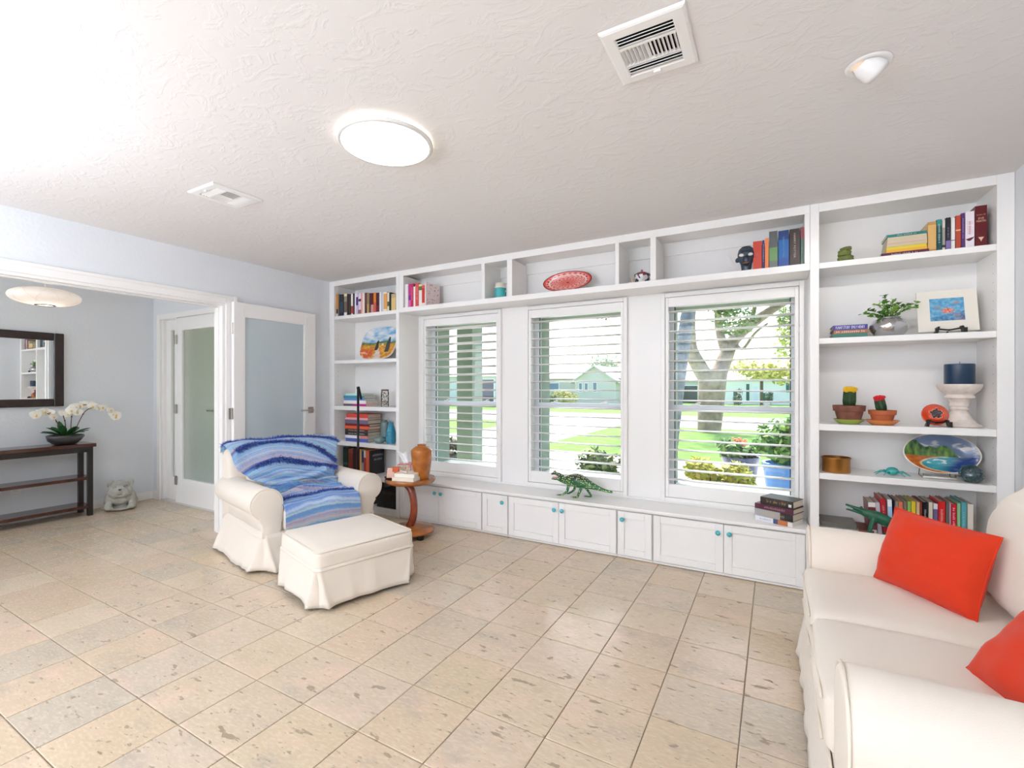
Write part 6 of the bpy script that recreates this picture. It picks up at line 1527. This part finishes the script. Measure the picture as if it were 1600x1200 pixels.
# houses
def house(label, u0, u1, t_, eave_v, col, roof, wins, gable=None, trimcol=(240, 240, 238)):
    um = (u0 + u1) / 2; Y = T_(um, 600, t_).y; x0, x1 = onY(u0, 600, Y).x, onY(u1, 600, Y).x; ez = onY(um, eave_v, Y).z
    t = thing('house', label, 'house', ((x0 + x1) / 2, Y, GZ + .001)); w2 = (x1 - x0) / 2; H = ez - GZ
    o_ = Vector((t.location.x, 0, GZ)); mb = MB(); mb.box(-w2, w2, 0, 7, 0, H); obj('wall', mb, pm(col, .8), t)
    mb = MB(); mb.prism([(-.0, 0), (0, 0), (0, 0)], 0, 0) if False else None
    mb = MB(); n_ = [(-w2 - .3, -.5, H - .02), (w2 + .3, -.5, H - .02), (w2 + .3, 7.5, H - .02), (-w2 - .3, 7.5, H - .02), (-w2 - .3, 3.5, H + 1.1), (w2 + .3, 3.5, H + 1.1)]
    mb.add(n_, [(0, 1, 5, 4), (2, 3, 4, 5), (1, 2, 5), (3, 0, 4), (3, 2, 1, 0)]); obj('roof', mb, pm(roof, .7), t)
    for a, b, c_, d_, cc in wins:
        p, q = onY(a, d_, Y) - o_, onY(b, c_, Y) - o_
        mb = MB(); f_ = .07; mb.box(p.x - f_, q.x + f_, -.06, 0.02, p.z - f_, q.z + f_); w_ = obj('window' if sum(cc) > 150 else 'shutter', mb, pm(trimcol if sum(cc) > 150 else cc, .5), t)
        mb = MB(); mb.box(p.x, q.x, -.08, -.05, p.z, q.z); obj('pane' if sum(cc) > 150 else 'slats', mb, pm(cc, .3), w_)
    if gable:
        a, b, pk, ev = gable; p, q = onY(a, ev, Y - 1.5) - o_, onY(b, ev, Y - 1.5) - o_; m_ = (p.x + q.x) / 2; pz = onY(um, pk, Y - 1.5).z - GZ
        mb = MB(); mb.prism([(p.x, 0), (q.x, 0), (q.x, p.z), (m_, pz), (p.x, p.z)], -1.5, .5); obj('gable', mb, pm(col, .8), t)
        for s0, s1_ in ((p, -1), (q, 1)):
            mb = MB(); mb.prism([(s0.x + s1_ * .35, p.z - .28), (m_, pz), (m_, pz + .12), (s0.x + s1_ * .35, p.z - .16)], -1.8, 3.4); obj('gable_roof', mb, pm(roof, .7), t)
        for a, b, c_, d_ in ((905, 909, 599, 612), (914, 918, 599, 611), (927, 932, 598, 612)):
            p2, q2 = onY(a, d_, Y - 1.55) - o_, onY(b, c_, Y - 1.55) - o_; mb = MB(); mb.box(p2.x - .05, q2.x + .05, -1.56, -1.48, p2.z - .05, q2.z + .05); w_ = obj('window', mb, pm(trimcol, .5), t); mb = MB(); mb.box(p2.x, q2.x, -1.58, -1.55, p2.z, q2.z); obj('pane', mb, pm((120, 134, 144), .2), w_)
    return t
house('grey-green gabled house across the street seen in the middle window', 850, 985, 42, 591, (212, 204, 190), (220, 214, 208), [(859, 873, 599, 610, (120, 140, 160)), (938, 942, 598, 628, (150, 160, 164)), (948, 952, 602, 612, (130, 142, 150))], (898, 962, 573, 594))
house('white house with dark green shutters across the street in the third window', 1128, 1300, 42, 592, (240, 236, 228), (228, 222, 216), [(1166, 1171, 600, 627, (34, 92, 78)), (1190, 1196, 614, 627, (34, 92, 78)), (1228, 1233, 599, 613, (34, 92, 78)), (1235, 1242, 600, 612, (130, 150, 160)), (1146, 1151, 612, 628, (60, 96, 90)), (1176, 1184, 603, 628, (226, 228, 228))])
house('grey house with a dark carport behind the spreading tree', 1040, 1104, 47, 596, (190, 194, 190), (206, 206, 204), [(1066, 1090, 603, 630, (46, 60, 54)), (1094, 1100, 604, 616, (120, 130, 134))])  # carport is a dark panel, its shade put into the colour
house('pale house with a dark navy garage door seen in the first window', 690, 776, 40, 588, (196, 204, 198), (222, 220, 216), [(752, 772, 593, 628, (40, 48, 70)), (716, 728, 598, 611, (124, 140, 150))])
# pots and beds under the windows
def at_ground(u, Y): return Vector((onY(u, 600, Y).x, Y, G0))
p = at_ground(1229, 6.95); plant_pot('large light blue ribbed planter outside the third window', p.x, p.y, p.z, .26, .6, pm((70, 130, 196), .3, coat=.4), .012)
bush('dense green leafy bush growing in the light blue planter', (p.x, p.y, .56), (.40, .36, .34), 1100, .055, ((70, 120, 50), (110, 156, 70), (150, 186, 96)))
p = at_ground(1157, 7.9); plant_pot('dark navy ribbed planter outside the third window', p.x, p.y, p.z, .25, .52, pm((42, 58, 92), .3, coat=.4), .008)
bush('low green plant with coral flowers in the navy planter', (p.x, p.y, .34), (.36, .3, .17), 700, .05, ((62, 110, 48), (90, 136, 60), (130, 160, 80)))
t = thing('coral_flowers', 'coral orange flower cluster above the navy planter', 'flower', p + Vector((-.02, 0, .6))); mb = MB()
for k in range(60): mb.k = k % 2; mb.ball((lrx.gauss(0, .045), lrx.gauss(0, .04), .12 + lrx.gauss(0, .035)), .018, 6, 4)
tag(obj('petals', mb, greens((236, 140, 96), (244, 176, 130)), t), kind='stuff'); mb = MB(); mb.tube([(0, 0, 0), (.01, 0, .12)], .008, 6); obj('stem', mb, greens((80, 110, 60)), t)
YG = ((206, 200, 72), (176, 186, 70), (226, 216, 120))
for k, (u, Y, z, r_, n, lb) in enumerate(((1098, 5.25, .33, (.26, .24, .26), 620, 'yellow-green bush at the left of the bed below the third window'), (1140, 5.2, .32, (.28, .24, .22), 620, 'yellow-green bush in the middle of the bed below the third window'), (1180, 5.3, .26, (.26, .22, .22), 520, 'yellow-green bush before the navy planter, at the right of the bed'))):
    bush(lb, (onY(u, 600, Y).x, Y, z), r_, n, .042, YG)
bush('green shrub with pale leaf edges outside the middle window', (onY(945, 600, 5.0).x, 5.0, .42), (.34, .28, .34), 950, .045, ((86, 112, 60), (112, 136, 78), (176, 188, 136)))
bush('low brownish ground plants at the left of the middle window bed', (onY(885, 600, 5.0).x, 5.0, .12), (.24, .2, .2), 420, .035, ((150, 138, 92), (120, 126, 76), (176, 150, 110)))
for k, (u, Y, z, lb) in enumerate(((1078, 4.75, .12, 'dark purple bromeliad in a terracotta pot below the third window'), (1128, 4.7, .04, 'small dark bromeliad in a brown pot half hidden in the yellow-green bushes'))):
    x = onY(u, 600, Y).x; t = plant_pot(('terracotta' if k == 0 else 'brown') + ' pot on the bed under the third window', x, Y, GZ + .021, .12, z - GZ, pm(((196, 120, 84), (96, 70, 56))[k], .8))
    b_ = thing('bromeliad', lb, 'plant', (x, Y, z - .03))
    for j in range(13):
        a = j * 2.4; ln = .2 - .05 * k; mb = leaf_mesh(ln, .022, -.02, .6 + .5 * (j % 3) / 3); obj('leaf', mb, pm((70, 44, 54), .4), b_, smooth=True, rot=(0, -.5 - .25 * (j % 3), a), loc=(0, 0, .02))
x = onY(712, 600, 5.9).x; t = plant_pot('dark grey planter standing beside the porch post', x, 5.95, G0, .2, .52, pm((70, 82, 86), .6))
bush('reddish flowering plant in the dark grey porch planter', (x, 5.95, .36), (.26, .24, .18), 420, .04, ((96, 110, 84), (150, 120, 104), (80, 96, 70)))
